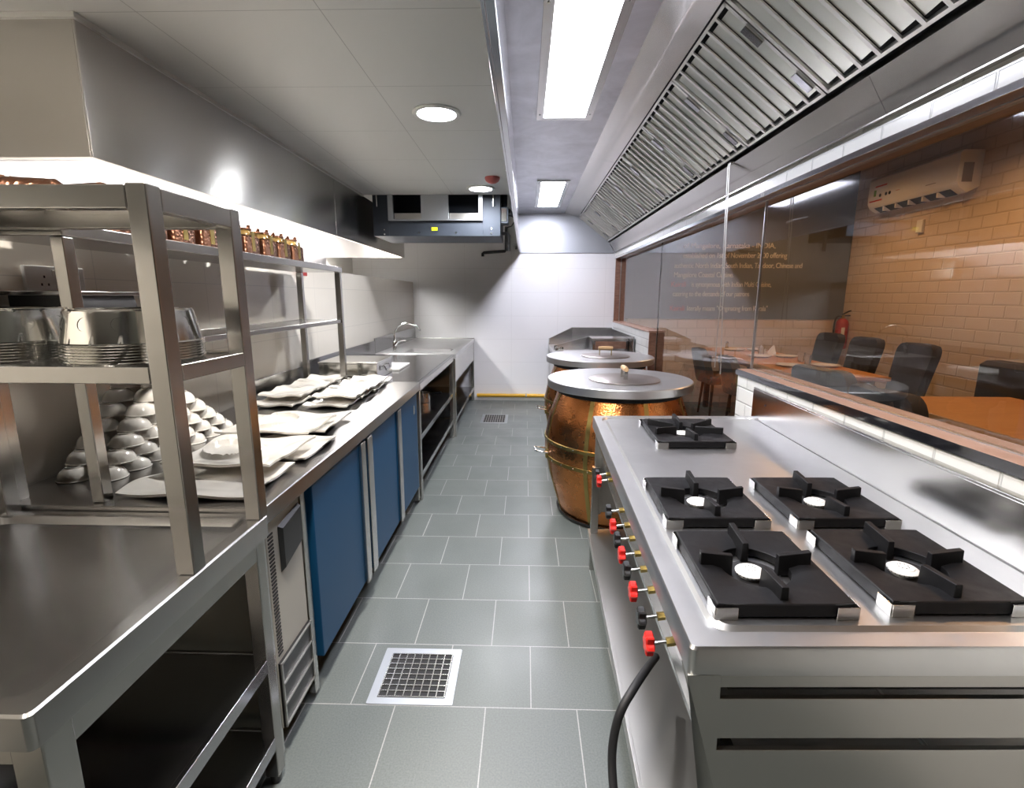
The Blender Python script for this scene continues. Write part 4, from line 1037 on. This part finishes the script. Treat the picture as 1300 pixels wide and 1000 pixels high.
MB().loft([[(4.0,2.95,.10),(4.2,2.95,.10),(4.2,4.52,.10),(4.0,4.52,.10)],[(4.0,2.95,.93),(4.2,2.95,.93),(4.2,4.52,.93),(4.0,4.52,.93)],[(4.03,2.98,.97),(4.17,2.98,.97),(4.17,4.49,.97),(4.03,4.49,.97)]], True, True, True).build('backrest', M['fabric'], t, .01)
for y in (3.1, 4.4):
    for x in (3.6, 4.15): MB().cyl((x,y,0),(x,y,.10),.02,.02,10).build('leg', M['black'], t)
# tableware
prof = [(.0005,.0),(.075,.0),(.10,.006),(.132,.018),(.134,.020),(.131,.021),(.10,.011),(.075,.006),(.0005,.006)]
first = None
for x, y, lab in ((2.72,5.90,'white plate by kitchen side of the laid table, second row'),(3.03,5.92,'white plate in front of middle brick wall chair'),(2.66,5.10,'white plate by kitchen side of the laid table, first row'),(3.02,5.12,'white plate in front of nearest brick wall chair'),(3.02,6.63,'white plate by farthest brick wall chair'),(2.72,6.63,'white plate by farthest kitchen side chair')):
    if first is None: o = MB().lathe(prof, (0,0,0), 36, False, False).build('dinner_plate', M['ceramic'], ang=60, org=(0,0,0)); first = o
    else: o = first.copy(); C.objects.link(o)
    o.location = (x,y,TZ+.0008); tag(o, lab + ' in the dining room', 'plate', 'white plates on the laid table')
first = None
for x, y, lab in ((2.90,5.22,'clear drinking glass between the two first row plates'),(2.98,5.50,'clear drinking glass behind the first row plates'),(2.80,6.05,'clear drinking glass beside the folded napkin')):
    if first is None: o = MB().lathe([(.0005,.0),(.027,.0),(.029,.004),(.036,.10),(.0345,.10),(.0275,.012),(.0005,.011)], (0,0,0), 28, False, False).build('drinking_glass', M['tumbler'], ang=50, org=(0,0,0)); first = o
    else: o = first.copy(); C.objects.link(o)
    o.location = (x,y,TZ+.0008); tag(o, lab + ' on the laid table', 'glass', 'drinking glasses on the laid table')
nap = MB()
for sgn, px in ((-1,2.87),(1,2.95)):
    nap.hexa([(px-.05,6.12,TZ+.001),(px+.05,6.08,TZ+.001),(px+.055,6.14,TZ+.001),(px-.045,6.18,TZ+.001),(px+sgn*.035-.004,6.13,TZ+.12),(px+sgn*.035+.004,6.13,TZ+.12),(px+sgn*.035+.004,6.135,TZ+.12),(px+sgn*.035-.004,6.135,TZ+.12)])
tag(nap.build('folded_napkin', M['cloth'], org=(2.91,6.13,TZ), fix=True), 'white napkin folded into two peaks on the laid table', 'napkin')
t = thing('salt_shaker', (2.75,6.95,TZ), 'small shaker with metal cap at the far end of the laid table', 'shaker')
MB().lathe([(.022,.001),(.024,.01),(.018,.07)], (2.75,6.95,TZ), 16).build('shaker_body', M['amber'], t); MB().lathe([(.019,.0705),(.019,.085),(.008,.093)], (2.75,6.95,TZ), 16).build('cap', M['chrome'], t)

# fire extinguisher
def extinguisher():
    x, y, z = 4.37, 7.13, .80
    t = thing('fire_extinguisher', (x,y,z), 'red fire extinguisher hanging in the dining room corner', 'fire extinguisher')
    MB().lathe([(.055,.0),(.075,.01),(.078,.03),(.078,.34),(.07,.38),(.045,.41),(.025,.42)], (x,y,z), 28).build('cylinder', M['red_paint'], t)
    MB().lathe([(.02,.42),(.02,.46),(.012,.47)], (x,y,z), 16).build('valve', M['brass'], t)
    MB().tube([(x-.02,y,z+.47),(x+.06,y-.02,z+.52),(x+.10,y-.03,z+.53)], .01, 8).build('lever', M['black'], t)
    MB().tube([(x,y,z+.455),(x+.07,y-.02,z+.46),(x+.10,y-.03,z+.46)], .009, 8).build('carry_grip', M['black'], t)
    MB().tube(smooth_path([(x-.02,y,z+.445),(x-.09,y-.02,z+.44),(x-.125,y-.03,z+.36),(x-.13,y-.04,z+.2),(x-.11,y-.05,z+.08)],5), .011, 10).build('hose', M['black'], t)
    box(x-.05, x-.005, y-.0805, y-.0765, z+.16, z+.30).build('label', M['white'], t)
    box(x-.03, x+.03, y+.075, YB-.013, z+.30, z+.36).build('wall_bracket', M['steel_dull'], t)
extinguisher()
# split air conditioner
def split_ac():
    y0, y1, z0, z1 = 5.36, 6.68, 2.52, 2.92
    t = thing('split_air_conditioner', (DX, 6.02, z0), 'white split air conditioner high on the dining room brick wall', 'air conditioner')
    sec = [(DX-.002,z0+.06),(DX-.12,z0),(DX-.20,z0+.05),(DX-.235,z0+.11),(DX-.235,z1-.03),(DX-.21,z1),(DX-.002,z1)]
    MB().prism([(a,y0,b) for a,b in sec], (0,y1-y0,0)).build('case', M['ac_white'], t, .008, fix=True)
    m = MB().prism([(DX-.125,y0+.10,z0+.0015),(DX-.205,y0+.10,z0+.051),(DX-.209,y0+.10,z0+.048),(DX-.127,y0+.10,z0-.003)], (0,y1-y0-.20,0)); m.build('air_outlet', M['pit'], t, fix=True)
    for k in range(5):
        yy = y0+.25+k*.2; box(DX-.215, DX-.13, yy-.008, yy+.008, z0-.004, z0+.045).build('outlet_vane', M['ac_white'], t)
    xs = DX-.2365
    box(xs, xs+.001, 6.36, 6.56, 2.80, 2.815).build('sticker_bar', M['red'], t); box(xs, xs+.001, 6.42, 6.64, 2.64, 2.655).build('sticker_bar', M['red'], t)
    for yy in (6.46, 6.36, 6.30): MB().cyl((xs+.001,yy,2.70),(xs-.0003,yy,2.70),.02,.02,14).build('sticker_dot', M['steel_dark_shaded'], t)
    box(xs, xs+.001, 6.535, 6.575, 2.70, 2.77).build('sticker_patch', mat('green_print', (.15,.35,.05), .5), t)
    box(xs, xs+.001, 5.62, 5.76, 2.66, 2.668).build('name_strip', M['print'], t); box(xs, xs+.001, 6.14, 6.2, 2.70, 2.706).build('name_strip', M['chalk_red'], t)
    box(DX-.19, DX-.09, y0-.001, y0+.001, 2.62, 2.80).build('side_sticker', M['print'], t)
split_ac()
t = thing('wall_mounted_holder', (DX, 6.05, 2.10), 'small cream holder on the brick wall below the air conditioner', 'holder')
box(DX-.03, DX-.002, 6.0, 6.09, 2.22, 2.36).build('pocket', M['ac_white'], t, .004); box(DX-.033, DX-.03, 6.01, 6.08, 2.218, 2.226).build('lip', M['print'], t)

# dining lamps: assumed pendants out of view, put in for the warm light
def pendant(x, y, label):
    t = thing('assumed_pendant_lamp', (x,y,3.0), label, 'lamp', 'assumed dining pendants')
    MB().lathe([(.02,.13),(.06,.12),(.12,.0),(.117,.0),(.057,.115),(.02,.125)], (x,y,3.0), 28, False, False).build('shade', M['black'], t)
    MB().lathe([(.0005,.02),(.03,.03),(.045,.06),(.03,.09),(.0005,.10)], (x,y,3.0), 20).build('bulb', M['lamp_warm'], t)
    MB().cyl((x,y,3.12),(x,y,3.299),.004,.004,8).build('cord', M['black'], t)
    ld = bpy.data.lights.new('pendant_glow', 'SPOT'); ld.energy = 42; ld.color = (1.0,.53,.23); ld.spot_size = math.radians(165); ld.spot_blend = .9; ld.shadow_soft_size = .06
    lo = bpy.data.objects.new('pendant_glow', ld); C.objects.link(lo); lo.location = (x,y,2.99)
for x, y, l in ((3.5, 4.6, 'assumed unseen black pendant lamp over the dining bench'), (3.3, 6.2, 'assumed unseen black pendant lamp over the laid table'), (2.9, 2.3, 'assumed unseen black pendant lamp over the bare table'), (3.4,.2,'assumed unseen black pendant lamp near the dining room front')):
    pendant(x, y, l)

# ------------------------------------------------------------------ lights of the kitchen lamps
def area(name, loc, sx, sy, e, col, rot=(0,0,0), spread=None):
    ld = bpy.data.lights.new(name, 'AREA'); ld.shape = 'RECTANGLE'; ld.size = sx; ld.size_y = sy; ld.energy = e; ld.color = col
    if spread: ld.spread = spread
    o = bpy.data.objects.new(name, ld); C.objects.link(o); o.location = loc; o.rotation_euler = rot; return o
def spot(name, loc, e, col, size=150):
    ld = bpy.data.lights.new(name, 'SPOT'); ld.energy = e; ld.color = col; ld.spot_size = math.radians(size); ld.spot_blend = .5; ld.shadow_soft_size = .08
    o = bpy.data.objects.new(name, ld); C.objects.link(o); o.location = loc; return o
for x, y, cc in ((-.45,2.72,(1,.97,.93)),(-.385,4.50,(.97,.97,1.0)),(-.5,.94,(1.0,.90,.78)),(-1.12,.22,(1.0,.88,.74))): spot('downlight_beam', (x,y,CZ-.02), 42 if y > 4 else 75 if y < 0 else 38 if y < .5 else 105 if y < 1 else 90, cc, 165)  # the nearest beams belong to the added unseen downlights

w = bpy.data.worlds.new('world'); sc.world = w; w.use_nodes = True
w.node_tree.nodes['Background'].inputs[0].default_value = (.5,.5,.52,1); w.node_tree.nodes['Background'].inputs[1].default_value = .05

sc.view_settings.view_transform = 'Standard'; sc.view_settings.look = 'None'; sc.view_settings.gamma = 1; sc.view_settings.use_curve_mapping = False
sc.view_settings.exposure = 0.88
cy = sc.cycles
cy.use_denoising = True; cy.max_bounces = 10; cy.diffuse_bounces = 5; cy.glossy_bounces = 6; cy.transparent_max_bounces = 16; cy.transmission_bounces = 8
cy.sample_clamp_indirect = 6; cy.caustics_reflective = False; cy.caustics_refractive = False
